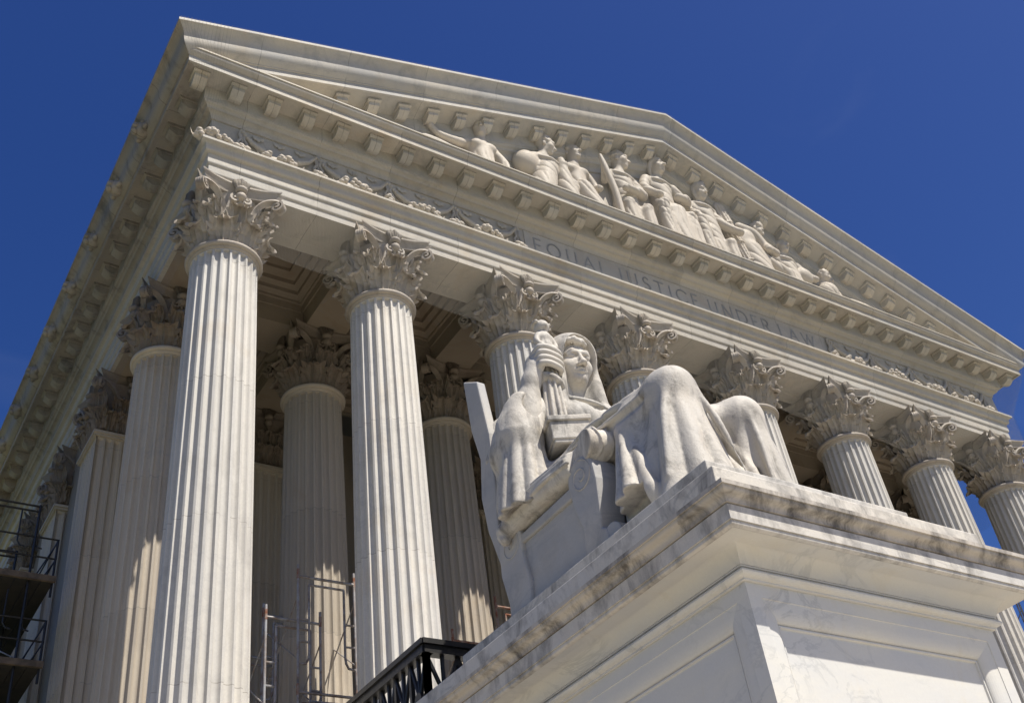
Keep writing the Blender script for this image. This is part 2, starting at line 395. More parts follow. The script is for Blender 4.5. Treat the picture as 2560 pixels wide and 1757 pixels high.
def abacus(m, half=.80, z0=-.20, z1=0.0):
    def ring(hh, z, dip):
        pts = []
        for q in range(4):
            a = q*math.pi/2
            for k in range(11):
                t = -1+2*k/10; x = t*hh*.90; y = hh - .10*hh - dip*(1-t*t) + (.10*hh)
                # chamfered corners
                pts.append((x*math.cos(a) - (-y)*math.sin(a)*-1, x*math.sin(a)+y*math.cos(a)))
        return [(p[0], p[1], ZA+z) for p in pts]
    rings = [ring(half*.88, z0, .14), ring(half*.90, z0+.07, .14), ring(half*.925, z0+.09, .145), ring(half*.93, z0+.115, .145), ring(half*.985, z1-.045, .15), ring(half, z1-.035, .15), ring(half, z1, .15)]
    n = len(rings[0]); v = [p for r in rings for p in r]
    f = [(i*n+k, i*n+(k+1) % n, (i+1)*n+(k+1) % n, (i+1)*n+k) for i in range(len(rings)-1) for k in range(n)]
    f += [tuple(range(n))[::-1], tuple(range((len(rings)-1)*n, len(rings)*n))]
    m.add(v, f)
def ribbon(m, pts, ups, w, th):
    """flat band along pts; ups: band's width direction at each point"""
    v = []; M = len(pts)
    for i in range(M):
        p = Vector(pts[i]); d = (Vector(pts[min(i+1, M-1)])-Vector(pts[max(i-1, 0)])).normalized()
        u = Vector(ups[i] if isinstance(ups, list) else ups); u = (u - u.dot(d)*d).normalized(); t = d.cross(u)
        ww = w[i] if hasattr(w, '__len__') else w; tt = th[i] if hasattr(th, '__len__') else th
        for a, b in ((-1, -1), (-.75, -1.0), (0, -.35), (.75, -1.0), (1, -1), (1, 1), (.75, 1.0), (0, .35), (-.75, 1.0), (-1, 1)): v.append(tuple(p + u*ww*a + t*tt*b))
    n = 10
    f = [(i*n+k, i*n+(k+1) % n, (i+1)*n+(k+1) % n, (i+1)*n+k) for i in range(M-1) for k in range(n)] + [tuple(range(n))[::-1], tuple(range((M-1)*n, M*n))]
    m.add(v, f)
def fleuron(m, place):
    for k in range(5):                         # fan of upright petals above a bowl
        u = (k-2)/2
        for s in range(2):
            a = Vector(place(.0, u*.045, -.20)); b = Vector(place(.03-.02*abs(u), u*.135, .075-.05*abs(u)))
            m.tube([a, a.lerp(b, .5), a.lerp(b, .85), b], [.03, .05, .052, .022], 7)
    c = place(.03, 0, -.215); m.ball(c, (.11, .11, .07), 12, 7)
    m.ball(place(.01, 0, -.36), (.10, .10, .09), 12, 7)
    m.tube([place(-.03, 0, -.7), place(-.03, 0, -.5), place(0, 0, -.38)], [.03, .028, .04], 7)
def make_capital():
    m = MB()
    m.lathe([(bell_radius(z), ZA+z) for z in np.linspace(-1.40, -.21, 14)], 40)
    for k in range(8):
        a = k*math.pi/4
        add_leaf(m, leaf_points(.38, -1.38, .205, .25, bell_radius), a + math.pi/8)
        add_leaf(m, leaf_points(.70, -1.38, .175, .27, bell_radius), a)
    # stalks and outer volutes, a pair to every corner
    for q in range(4):
        dg = math.pi/4 + q*math.pi/2
        for sgn in (-1, 1):
            side = dg + sgn*math.pi/4*.52
            pts = []; ups = []; ws = []
            for t in np.linspace(0, 1, 12):
                a = side + (dg - side)*(t**1.5); r = .60 + .40*t**1.7; z = -.86 + .64*math.sin(t*math.pi/2)**.9
                pts.append((r*math.cos(a), r*math.sin(a), ZA+z)); ws.append(.045+.018*t)
                ups.append((-math.sin(a), math.cos(a), 0))
            cr, cz = .975, -.335
            off = sgn*.042
            for t in np.linspace(.06, 1, 22):
                ph = math.pi/2 - t*math.pi*3.3; rr = .105*(1-t)+.018
                r = cr + rr*math.cos(ph); z = cz + rr*math.sin(ph)
                pts.append((r*math.cos(dg)-off*math.sin(dg)*t**.3, r*math.sin(dg)+off*math.cos(dg)*t**.3, ZA+z)); ws.append(.05)
                ups.append((-math.sin(dg), math.cos(dg), 0))
            ribbon(m, pts, ups, ws, .020)
            # little leaf that carries the volute
            add_leaf(m, leaf_points(.20, -.78, .085, .16, lambda z: .66, 7, 11, 3), dg + sgn*.20)
        m.tube([(.93*math.cos(dg), .93*math.sin(dg), ZA-.345), (1.07*math.cos(dg), 1.07*math.sin(dg), ZA-.345)], .03, 8)
        # inner helices under the middle ornament
        fa = q*math.pi/2
        for sgn in (-1, 1):
            pts = []; ups = []
            ca, sa = math.cos(fa), math.sin(fa)
            def pl(r, s, z): return (r*ca - s*sa, r*sa + s*ca, ZA+z)
            for t in np.linspace(0, 1, 8):
                pts.append(pl(.60+.07*t, sgn*(.26-.10*t**.8), -.80+.42*t)); ups.append((ca, sa, 0))
            for t in np.linspace(.1, 1, 14):
                ph = math.pi*.5 - t*math.pi*2.4; rr = .085*(1-t)+.012
                pts.append(pl(.68, sgn*(.10+rr*math.cos(ph)*1.0-.0), -.42+rr*math.sin(ph))); ups.append((ca, sa, 0))
            ribbon(m, pts, ups, .035, .020)
        fleuron(m, lambda d, s, z, ca=math.cos(fa), sa=math.sin(fa): ((.685+d)*ca - s*sa, (.685+d)*sa + s*ca, ZA+z))
    abacus(m)
    return m.mesh('capital', None, True, 42)
ME_CAPITAL = make_capital()
def slotted(o, mat):
    if not o.data.materials: o.data.materials.append(None)
    o.material_slots[0].link = 'OBJECT'; o.material_slots[0].material = mat; return o
def column(x, y, inner):
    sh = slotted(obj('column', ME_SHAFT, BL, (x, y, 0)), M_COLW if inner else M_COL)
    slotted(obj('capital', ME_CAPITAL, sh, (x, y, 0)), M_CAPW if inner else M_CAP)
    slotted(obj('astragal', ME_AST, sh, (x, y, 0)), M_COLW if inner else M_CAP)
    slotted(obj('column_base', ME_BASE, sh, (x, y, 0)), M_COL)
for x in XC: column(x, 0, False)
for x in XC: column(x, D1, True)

# ---- pilasters (square fluted piers on the wall behind and along the flanks)
def make_pilaster():
    hw = .585; zt = -1.5; m = MB(); n = 7
    def face_line():
        pts = [(-hw, hw)]
        for k in range(n):
            c = -hw + hw*2*(k+.5)/n; w = hw/n*.74
            for u in np.linspace(-1, 1, 7): pts.append((c + w*u, hw - .85*w*math.sqrt(max(0, 1-u*u))))
        return pts
    ring = []
    for q in range(4):
        a = q*math.pi/2
        for x, y in face_line(): ring.append((x*math.cos(a)-y*math.sin(a), x*math.sin(a)+y*math.cos(a)))
    ring = ring[::-1]; N = len(ring); flat = []
    for (x, y) in ring:
        k = hw/max(abs(x), abs(y)); flat.append((x*k, y*k))
    zs = [(ZB, flat), (ZB+.7, flat), (ZB+.74, ring), (-1.62, ring), (-1.58, flat), (zt, flat)]
    v = [(x, y, ZA+z) for z, rg in zs for x, y in rg]
    f = [(i*N+k, i*N+(k+1) % N, (i+1)*N+(k+1) % N, (i+1)*N+k) for i in range(len(zs)-1) for k in range(N)] + [tuple(range(N)), tuple(range((len(zs)-1)*N, len(zs)*N))]
    m.add(v, f)
    m.box((-.66, -.66, ZA+zt+.001), (.66, .66, ZA+zt+.06)).box((-.63, -.63, ZA+zt-.05), (.63, .63, ZA+zt))
    return m.mesh('pilaster', None, True, 35)
ME_PIL = make_pilaster()
def make_pilaster_capital():
    m = MB()
    sq = [(.55, -1.439), (.56, -.7), (.64, -.21)]
    rings = [[(-h, -h, ZA+z), (h, -h, ZA+z), (h, h, ZA+z), (-h, h, ZA+z)] for h, z in sq]
    m.add([p for r in rings for p in r], [(i*4+k, i*4+(k+1) % 4, (i+1)*4+(k+1) % 4, (i+1)*4+k) for i in range(2) for k in range(4)])
    fb = lambda z: .55
    for q in range(4):
        a = q*math.pi/2; ca, sa = math.cos(a), math.sin(a)
        def at(dx): return lambda r, s, z: (r*ca - (s+dx)*sa, r*sa + (s+dx)*ca, ZA+z)
        for dx in (-.375, 0, .375): add_leaf(m, leaf_points(.36, -1.38, .17, .19, fb), place=at(dx))
        for dx in (-.19, .19): add_leaf(m, leaf_points(.70, -1.38, .15, .20, fb), place=at(dx))
        fleuron(m, lambda d, s, z: ((.66+d)*ca - s*sa, (.66+d)*sa + s*ca, ZA+z))
        dg = a + math.pi/4
        add_leaf(m, leaf_points(.42, -1.38, .16, .22, lambda z: .76), dg)
        add_leaf(m, leaf_points(.76, -1.38, .14, .22, lambda z: .76), dg)
        for sgn in (-1, 1):
            pts = []; ups = []
            for t in np.linspace(0, 1, 8):
                r = .66+.05*t; s = sgn*(.22+.46*t**1.4); z = -.8+.58*math.sin(t*math.pi/2)
                pts.append((r*ca-s*sa, r*sa+s*ca, ZA+z)); ups.append((ca, sa, 0))
            for t in np.linspace(.1, 1, 16):
                ph = math.pi/2 - t*math.pi*3; rr = .125*(1-t)+.02
                s = sgn*(.70+rr*math.cos(ph)); z = -.345+rr*math.sin(ph); r = .73
                pts.append((r*ca-s*sa, r*sa+s*ca, ZA+z)); ups.append((ca, sa, 0))
            ribbon(m, pts, ups, .05, .026)
    abacus(m)
    return m.mesh('pilaster_capital', None, True, 42)
ME_PCAP = make_pilaster_capital()
def pilaster(x, y):
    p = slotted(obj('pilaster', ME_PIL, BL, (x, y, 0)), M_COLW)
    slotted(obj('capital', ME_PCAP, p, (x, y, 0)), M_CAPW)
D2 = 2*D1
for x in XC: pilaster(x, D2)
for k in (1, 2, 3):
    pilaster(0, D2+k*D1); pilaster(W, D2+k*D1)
YB = 26.0
# walls
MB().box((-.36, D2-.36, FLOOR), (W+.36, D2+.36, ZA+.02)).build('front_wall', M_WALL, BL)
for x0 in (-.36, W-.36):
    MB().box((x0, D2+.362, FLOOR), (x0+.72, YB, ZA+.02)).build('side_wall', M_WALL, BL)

# ---- entablature, swept round three sides
def sides(p): return None
PATH = [lambda p: (-p, YB), lambda p: (-p, -p), lambda p: (W+p, -p), lambda p: (W+p, YB)]
def around(prof, name, mat, parent=BL, paths=PATH, angle=30):
    return sweep([(p, ZA+z) for p, z in prof], paths).build(name, mat, parent, smooth=True, angle=angle)
ARCH = [(-.48, .62), (-.48, .004), (-.20, .004), (-.20, .02), (.22, .02), (.22, .004), (.53, .004), (.53, .15)] + arc((.53, .15), (.565, .20), -.2, 4) + [(.565, .36)] + arc((.565, .36), (.60, .42), -.2, 4) + [(.60, .61)] + cyma((.605, .61), (.745, .79), -.14, 9) + [(.765, .79), (.765, .84), (.30, .84), (.30, .62)]
# the front architrave is laid in blocks that meet over the columns
around(ARCH, 'architrave', M_ENT, BL, PATH[:1] + [lambda p: (-p, -p)] + [lambda p: (W+p, -p)] + PATH[3:])
FRZ = [(.30, .842), (.57, .842), (.57, 1.55), (.30, 1.55)]
frieze = around(FRZ, 'frieze', M_ENT)
BED = [(.30, 1.552)] + [(.60, 1.552), (.60, 1.585)] + arc((.61, 1.585), (.70, 1.68), .22, 6) + [(.72, 1.68), (.72, 1.70)] + cyma((.73, 1.70), (.80, 1.775), .12, 6) + [(.815, 1.775), (.815, 2.11)]
COR = BED + [(1.235, 2.11), (1.235, 2.055), (1.275, 2.055), (1.275, 2.215)]
LIP = [(1.29, 2.215)] + arc((1.29, 2.23), (1.365, 2.335), -.22, 6) + [(1.385, 2.335), (1.385, 2.37), (.40, 2.45), (.40, 1.552)]
front_paths = [lambda p: (-p, -p), lambda p: (W+p, -p)]
# horizontal cornice across the front (the lip stops against the side gutters)
fp2 = [lambda p: (-min(p, 1.27), -p), lambda p: (W+min(p, 1.27), -p)]
cornice = around(COR + LIP, 'front_cornice', M_ENT, BL, fp2)
SIMA = [(1.275, 2.215), (1.30, 2.215), (1.30, 2.235)] + cyma((1.305, 2.235), (1.585, 2.655), -.085, 12) + [(1.60, 2.655), (1.60, 2.715)]
SIDE_PROF = COR + SIMA[1:] + [(1.52, 2.715), (.9, 2.30), (.40, 2.25), (.40, 1.552)]
side_c = []
for sgn in (0, 1):
    g = [(lambda p: (-p, YB)), (lambda p: (-p, -p))] if sgn == 0 else [(lambda p: (W+p, -p)), (lambda p: (W+p, YB))]
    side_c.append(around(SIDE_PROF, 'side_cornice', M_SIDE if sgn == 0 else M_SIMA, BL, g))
# raking cornices: the same profile climbing to the apex
K = .319
RAKE = [(p+.003, z) for p, z in COR] + [(p+.003, z) for p, z in SIMA[1:]] + [(1.50, 2.715), (.40, 2.715), (.40, 1.552)]
RAKE = [(p, z) for p, z in RAKE]
rk_l = around(RAKE, 'raking_cornice', M_SIMA, BL, [lambda p: (-p, -p, 0), lambda p: (XM, -p, K*(XM+p))])
rk_r = around(RAKE, 'raking_cornice', M_SIMA, BL, [lambda p: (XM, -p, K*(XM+p)), lambda p: (W+p, -p, 0)])
# tympanum wall and roof
tz = lambda x: 1.56 + K*(min(x, W-x)+.57)
MB().add([(-.2, -.56, ZA+2.3), (W+.2, -.56, ZA+2.3), (XM, -.56, ZA+1.6+K*(XM+.5)), (-.2, -.40, ZA+2.3), (W+.2, -.40, ZA+2.3), (XM, -.40, ZA+1.6+K*(XM+.5))],
         [(0, 1, 2), (5, 4, 3), (0, 3, 4, 1), (1, 4, 5, 2), (2, 5, 3, 0)]).build('tympanum', M_SIDE if False else M_ENT, BL)
def rz(x): return ZA + 2.66 + K*(min(x, W-x)+1.5)
rf = MB()
rf.add([(-1.45, -.39, ZA+2.62), (XM, -.39, rz(XM)), (W+1.45, -.39, ZA+2.62), (-1.45, YB, ZA+2.62), (XM, YB, rz(XM)), (W+1.45, YB, ZA+2.62)],
       [(0, 1, 4, 3), (1, 2, 5, 4), (0, 2, 1), (3, 4, 5), (0, 3, 5, 2)])
rf.build('roof', M_WALL, BL)

# ---- modillions
def modillion_outline():
    pts = [(.815, 2.104), (1.10, 2.104), (1.10, 1.95)]
    for t in np.linspace(.12, 1, 9):
        pts.append((1.10-.285*t, 1.95 - .085*math.sin(math.pi*min(1, t*1.05))*(.5+.5*t) - .05*t))
    return pts
def make_modillion(shear):
    m = MB(); o = modillion_outline()
    cap = [(.815, 2.107), (1.145, 2.107), (1.145, 2.07), (1.13, 2.062), (1.112, 2.045), (.815, 2.045)]
    m.prism([(-p, ZA+z) for p, z in o], 'x', -.118, .118)
    m.prism([(-p, ZA+z) for p, z in cap], 'x', -.15, .15)
    m.v = [(x, y, z + shear*x) for x, y, z in m.v]
    return m.mesh('modillion', M_ENT)
ME_MOD = {s: make_modillion(s) for s in (0, K, -K)}
def modillion(parent, loc, rz=0, s=0, mat=None):
    o = bpy.data.objects.new('modillion', ME_MOD[s]); o.location = loc; o.rotation_euler = (0, 0, rz)
    link(o, parent)
    if mat: slotted(o, mat)
SP = (W+2*.98)/33
xs = [-.98+SP*k for k in range(34)]
for x in xs: modillion(cornice, (x, 0, -.001))
for x in xs:
    if x < XM-.15: dz = K*(x+1.0); s, p = K, rk_l
    elif x > XM+.15: dz = K*(W-x+1.0); s, p = -K, rk_r
    else: continue
    if dz > .75: modillion(p, (x, .003, dz), 0, s)
y = -.98
for k in range(36):
    yy = -.98+SP*k
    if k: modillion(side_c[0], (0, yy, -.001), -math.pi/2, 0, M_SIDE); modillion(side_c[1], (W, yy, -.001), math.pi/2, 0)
# band with small moulding between the modillions
# ---- lion heads on the left gutter
def make_lion():
    m = MB()
    m.ball((0, 0, 0), (.17, .15, .19), 12, 9)
    for k in range(11):
        a = math.pi*(-.15+1.3*k/10); m.ball((.02, .19*math.cos(a), .02+.2*math.sin(a)), (.07, .075, .075), 7, 5)
    m.ball((-.13, 0, -.05), (.10, .10, .085), 9, 7); m.ball((-.20, 0, -.02), (.04, .05, .03), 7, 5)
    for s in (-1, 1):
        m.ball((-.11, s*.08, .07), (.05, .045, .04), 7, 5); m.ball((-.15, s*.05, -.08), (.07, .05, .05), 7, 5)
    m.ball((-.09, 0, -.17), (.08, .08, .04), 8, 5)
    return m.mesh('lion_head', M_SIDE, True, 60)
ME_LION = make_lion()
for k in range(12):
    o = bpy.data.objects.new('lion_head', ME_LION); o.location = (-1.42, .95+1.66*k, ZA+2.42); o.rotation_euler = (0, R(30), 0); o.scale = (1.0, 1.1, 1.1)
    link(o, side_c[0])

# ---- frieze ornaments: fruit bunches, leaf clumps, ribbons
def make_bunch(seed):
    r = random.Random(seed); m = MB()
    for k in range(34):
        t = r.uniform(-1, 1); rad = (1-t*t)**.5
        x = t*.36 + r.uniform(-.03, .03); z = .02 + r.uniform(.0, .17)*rad + .05*rad; y = -.02-.16*rad*r.uniform(.5, 1)
        s = r.uniform(.035, .062); m.ball((x, y, z), (s*r.uniform(.9, 1.3), s, s*r.uniform(.8, 1.1)), 7, 5)
    m.ball((0, -.04, .06), (.36, .10, .12), 12, 7)
    for s in (-1, 1):                          # leaf at each end
        m.add([(s*.36, -.05, .0), (s*.44, -.12, .02), (s*.47, -.10, .20), (s*.40, -.02, .12)], [(0, 1, 2, 3)])
    return m.mesh('garland', M_SCULPT, True, 60)
def make_clump(seed):
    r = random.Random(seed); m = MB()
    for k in range(16):
        a = math.pi*r.random(); l = r.uniform(.08, .2)
        m.ball((.09*math.cos(a)*r.random()*1.6, -.03-.12*r.random(), .02+.12*r.random()), (r.uniform(.04, .09), .05, r.uniform(.03, .06)), 7, 5, Matrix.Rotation(r.uniform(-.8, .8), 3, 'Y'))
    m.ball((0, -.05, .05), (.16, .09, .10), 10, 6)
    return m.mesh('leaf_clump', M_SCULPT, True, 60)
def make_ribbon(seed):
    r = random.Random(seed); m = MB()
    for s in (-1, 1):
        pts = [(s*.02, -.02, .64), (s*.06, -.03, .52), (s*.03, -.035, .40), (s*.09, -.03, .28), (s*.05, -.035, .17), (s*.10, -.03, .10)]
        m.tube(pts, [.02, .035, .028, .038, .03, .02], 6)
    m.ball((0, -.02, .62), (.07, .04, .06), 8, 6); m.tube([(0, -.02, .60), (0, -.03, .35), (0, -.035, .12)], [.03, .022, .035], 7)
    return m.mesh('ribbon', M_ENT, True, 60)
BUN = [make_bunch(k) for k in range(4)]; CLU = [make_clump(k) for k in range(3)]; RIB = [make_ribbon(k) for k in range(2)]
def frieze_piece(me, name, x, mirror=1):
    o = bpy.data.objects.new(name, me); o.location = (x, -.585, ZA+.845); o.scale = (mirror, 1, 1); link(o, frieze)
k = 0
for x0 in [.73-1.25]+[.73+1.5*i for i in range(4)] + [15.99+1.5*i for i in range(4)]:
    frieze_piece(BUN[k % 4], 'garland', x0, 1 if k % 2 else -1); k += 1
for x0 in [-.02+1.5*i for i in range(5)] + [15.24+1.5*i for i in range(5)]:
    frieze_piece(CLU[k % 3], 'leaf_clump', x0); frieze_piece(RIB[k % 2], 'ribbon', x0+.02); k += 1
for x0 in [.3, .72, 1.2]:
    for i in range(4):
        pass
def make_swag():
    m = MB(); a = [(-.72, -.03, .58), (-.55, -.05, .36), (-.32, -.07, .22)]
    for s in (-1, 1):
        pts = [(s*x, y, z) for x, y, z in a]; m.tube(pts, [.03, .05, .065], 8)
        for i in range(9):
            t = i/8; p = Vector(pts[0]).lerp(Vector(pts[1]), t*2) if t < .5 else Vector(pts[1]).lerp(Vector(pts[2]), t*2-1)
            m.ball((p.x, p.y-.02, p.z), (.035+.02*t, .03, .035+.02*t), 7, 5)
    for sx in (-.42, .0, .42):                 # small leaf sprays in the field above
        for k in (-1, 0, 1): m.ball((sx+.07*k, -.012, .56+.03*abs(k)), (.045, .018, .06), 7, 5, Matrix.Rotation(.5*k, 3, 'Y'))
    return m.mesh('swag', M_ENT, True, 60)
SWG = make_swag()
for x0 in [.73+1.5*i for i in range(4)] + [15.99+1.5*i for i in range(4)]: frieze_piece(SWG, 'swag', x0)
# raised plain panel that carries the inscription
MB().box((6.2, -.588, ZA+.846), (15.05, -.575, ZA+1.545)).build('inscription_panel', M_ENT, frieze)
# ---- inscription, cut letters drawn from strokes (x, z on a unit-high letter; width first)
A_ = lambda cx, cz, rx, rz_, a0, a1, n=14: [(cx+rx*math.cos(R(a0+(a1-a0)*i/n)), cz+rz_*math.sin(R(a0+(a1-a0)*i/n))) for i in range(n+1)]
GL = {
 'E': (.52, [[(.06, 0), (.06, 1)], [(.06, 1), (.48, 1)], [(.06, .53), (.40, .53)], [(.06, 0), (.50, 0)]]),
 'Q': (.98, [A_(.48, .5, .44, .5, 0, 360, 28), [(.55, .10), (.75, -.12), (.98, -.16)]]),
 'U': (.80, [[(.08, 1), (.08, .33)] + A_(.39, .33, .31, .33, 180, 360, 14)[1:] + [(.70, 1)]]),
 'A': (.82, [[(.02, 0), (.41, 1), (.80, 0)], [(.17, .36), (.65, .36)]]),
 'L': (.50, [[(.06, 1), (.06, 0)], [(.06, 0), (.48, 0)]]),
 'J': (.30, [[(.20, 1), (.20, .05), (.12, -.18), (-.02, -.22)]]),
 'S': (.52, [A_(.27, .75, .21, .25, 30, 270, 12) + A_(.27, .25, .23, .25, 90, -150, 12)]),
 'T': (.74, [[(.37, 0), (.37, 1)], [(.02, 1), (.72, 1)]]),
 'I': (.16, [[(.08, 0), (.08, 1)]]),
 'C': (.86, [A_(.50, .5, .46, .5, 42, 318, 22)]),
 'N': (.84, [[(.08, 0), (.08, 1)], [(.08, 1), (.76, 0)], [(.76, 0), (.76, 1)]]),
 'D': (.86, [[(.06, 0), (.06, 1)], [(.06, 1), (.34, 1)] + A_(.34, .5, .47, .5, 90, -90, 16)[1:] + [(.06, 0)]]),
 'R': (.64, [[(.06, 0), (.06, 1)], [(.06, 1), (.28, 1)] + A_(.28, .75, .25, .25, 90, -90, 10)[1:] + [(.06, .5)], [(.30, .5), (.64, 0)]]),
 'W': (1.16, [[(.03, 1), (.32, 0), (.58, 1), (.84, 0), (1.13, 1)]]),
}
def letter_mesh(ch):
    m = MB(); h = .37; d = .012
    def stroke(pts, w):
        for (a, b) in zip(pts[:-1], pts[1:]):
            a = Vector((a[0]*h, 0, a[1]*h)); b = Vector((b[0]*h, 0, b[1]*h)); t = b-a
            if t.length < 1e-5: continue
            t.normalize(); nrm = Vector((-t.z, 0, t.x)); e = t*w*.35
            q = [a-e+nrm*w, b+e+nrm*w, b+e-nrm*w, a-e-nrm*w]
            v = [tuple(p) for p in q] + [(p.x, -d, p.z) for p in q]
            m.add(v, [(4, 5, 6, 7), (3, 2, 1, 0), (0, 1, 5, 4), (1, 2, 6, 5), (2, 3, 7, 6), (3, 0, 4, 7)])
    for si, s in enumerate(GL[ch][1]):
        stroke(s, .017)
        for e in (s[0], s[-1]):                # serifs
            if ch not in 'QO' and not (ch == 'S'): stroke([(e[0]-.055, e[1]), (e[0]+.055, e[1])], .007)
    return m.mesh('letter_'+ch.lower(), M_LETTER)
TEXT = 'EQUAL JUSTICE UNDER LAW'
wid = lambda c: .20 if c == ' ' else GL[c][0]+.14
tot = sum(wid(c) for c in TEXT)*.37; gap = (14.78-6.42-tot)/(len(TEXT)-1)
LM = {}; xx = 6.42
for c in TEXT:
    if c != ' ':
        if c not in LM: LM[c] = letter_mesh(c)
        obj('letter_'+c.lower(), LM[c], frieze, (xx, -.5885, ZA+1.03))
    xx += wid(c)*.37 + gap

# ---- portico ceiling: beams and stepped coffers
def beam(a, b, name='ceiling_beam'):
    (x0, y0), (x1, y1) = a, b
    m = MB().box((x0, y0, ZA+.003), (x1, y1, ZA+.60))
    m.box((x0-.03, y0-.03, ZA+.42), (x1+.03, y1+.03, ZA+.602))
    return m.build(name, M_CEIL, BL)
beam((-.25, D1-.5), (W+.25, D1+.5))
for x in XC:
    beam((x-.44, .54), (x+.44, D1-.54)); beam((x-.44, D1+.54), (x+.44, D2-.4))
def coffer(x0, x1, y0, y1):
    m = MB(); z = .60
    lay = [(0, .60), (.10, .60), (.10, .66), (.22, .70), (.22, .80), (.34, .84), (.34, .95), (.52, 1.0), (.52, 1.08)]
    rings = [[(x0+i, y0+i, ZA+h), (x1-i, y0+i, ZA+h), (x1-i, y1-i, ZA+h), (x0+i, y1-i, ZA+h)] for i, h in lay]
    v = [p for r in rings for p in r]
    f = [(i*4+k, i*4+(k+1) % 4, (i+1)*4+(k+1) % 4, (i+1)*4+k) for i in range(len(rings)-1) for k in range(4)]
    n = (len(rings)-1)*4; f.append((n, n+1, n+2, n+3)); m.add(v, f)
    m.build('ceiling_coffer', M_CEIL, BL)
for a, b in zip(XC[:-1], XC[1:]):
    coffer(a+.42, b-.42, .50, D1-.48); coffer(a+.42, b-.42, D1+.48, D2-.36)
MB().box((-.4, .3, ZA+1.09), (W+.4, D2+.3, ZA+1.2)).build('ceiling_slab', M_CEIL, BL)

# ------------------------------------------------------------------ pedestal of the statue
PX0, PX1, PYF, PYB = 1.156, 3.964, -8.64, -3.75
PED = empty('pedestal', ((PX0+PX1)/2, (PYF+PYB)/2, 0), 'massive veined marble pedestal with panelled sides under the seated statue', 'pedestal')
PP = [lambda p: (PX0-p, PYB+p), lambda p: (PX0-p, PYF-p), lambda p: (PX1+p, PYF-p), lambda p: (PX1+p, PYB+p)]
def ped_sweep(prof, name, mat, angle=32):
    m = MB(); n = len(prof); v = []
    for g in PP:
        for p, z in prof: v.append((*g(p), z))
    f = [(i*n+k, i*n+k+1, ((i+1) % 4)*n+k+1, ((i+1) % 4)*n+k) for i in range(4) for k in range(n-1)]
    f += [tuple(i*n for i in range(4)), tuple(i*n+n-1 for i in range(4))[::-1]]
    return m.add(v, f).build(name, mat, PED, smooth=True, angle=angle)
ped_sweep([(.22, 0), (.22, .34)] + cyma((.22, .34), (.03, .49), .1) + [(.02, .52)], 'base_moulding', M_PED)
# panelled shaft of the pedestal: on every side a sunk field behind a quarter-round frame
def panelled_face(m, o, u, v, w, h, mg, mt, mb):
    """o: lower left corner of the face; u across, v up; margins at the sides, top and bottom"""
    o = Vector(o); u = Vector(u); v = Vector(v); nrm = u.cross(v)
    lay = [(0, 0), (.002, -.006), (.014, -.008)] + [(.02+.135*math.sin(a), -.010-.058*(1-math.cos(a))) for a in np.linspace(.15, 1.5, 8)] + [(.158, -.072), (.164, -.060), (.176, -.060), (.182, -.076), (.19, -.078)]
    def rect(x0, x1, z0, z1, d): return [o+u*x0+v*z0+nrm*d, o+u*x1+v*z0+nrm*d, o+u*x1+v*z1+nrm*d, o+u*x0+v*z1+nrm*d]
    rings = [rect(0, w, 0, h, 0)] + [rect(mg+i, w-mg-i, mb+i, h-mt-i, d) for i, d in lay]
    vv = [tuple(p) for r in rings for p in r]
    f = [(i*4+k, i*4+(k+1) % 4, (i+1)*4+(k+1) % 4, (i+1)*4+k) for i in range(len(rings)-1) for k in range(4)]
    n = (len(rings)-1)*4; f.append((n, n+1, n+2, n+3)); m.add(vv, f)
m = MB(); wX, wY, hD = PX1-PX0, PYB-PYF, 4.985-.5
panelled_face(m, (PX0, PYF, .5), (1, 0, 0), (0, 0, 1), wX, hD, .127, .112, .25); panelled_face(m, (PX0, PYB, .5), (0, -1, 0), (0, 0, 1), wY, hD, .127, .112, .25)
panelled_face(m, (PX1, PYF, .5), (0, 1, 0), (0, 0, 1), wY, hD, .127, .112, .25); panelled_face(m, (PX1, PYB, .5), (-1, 0, 0), (0, 0, 1), wX, hD, .127, .112, .25)
die = m.build('die', M_PED, PED)
PCR = [(-.3, 4.986), (.0, 4.986), (.028, 4.986), (.028, 5.0)] + arc((.028, 5.0), (.034, 5.075), -.6, 6) + [(.05, 5.08), (.05, 5.09)]
PCAV = [(-.3, 5.092), (.055, 5.092)] + arc((.055, 5.092), (.292, 5.215), .26, 12) + [(-.3, 5.215)]
PBEAD = [(-.3, 5.217), (.298, 5.217)] + arc((.298, 5.217), (.325, 5.258), -.3, 4) + [(.338, 5.258), (.338, 5.378), (-.3, 5.385)]
PCYM = [(-.3, 5.387), (.35, 5.387), (.35, 5.405)] + cyma((.354, 5.405), (.415, 5.485), .10, 8) + [(.428, 5.485), (.428, 5.52), (-.3, 5.66)]
ped_sweep(PCR, 'torus_moulding', M_PED); ped_sweep(PCAV, 'cavetto', M_PED); ped_sweep(PBEAD, 'corona', M_PEDC); ped_sweep(PCYM, 'crown_moulding', M_CROWN)
# two-stepped plinth on top
def slab(a, b, name):
    o = MB().box(a, b).build(name, M_PEDC, PED)
    bv = o.modifiers.new('bevel', 'BEVEL'); bv.width = .012; bv.segments = 2; return o
slab((.985, -8.78, 5.56), (4.10, -3.90, 5.86), 'lower_step')
slab((1.33, -8.41, 5.861), (3.77, -4.41, 6.22), 'statue_plinth')

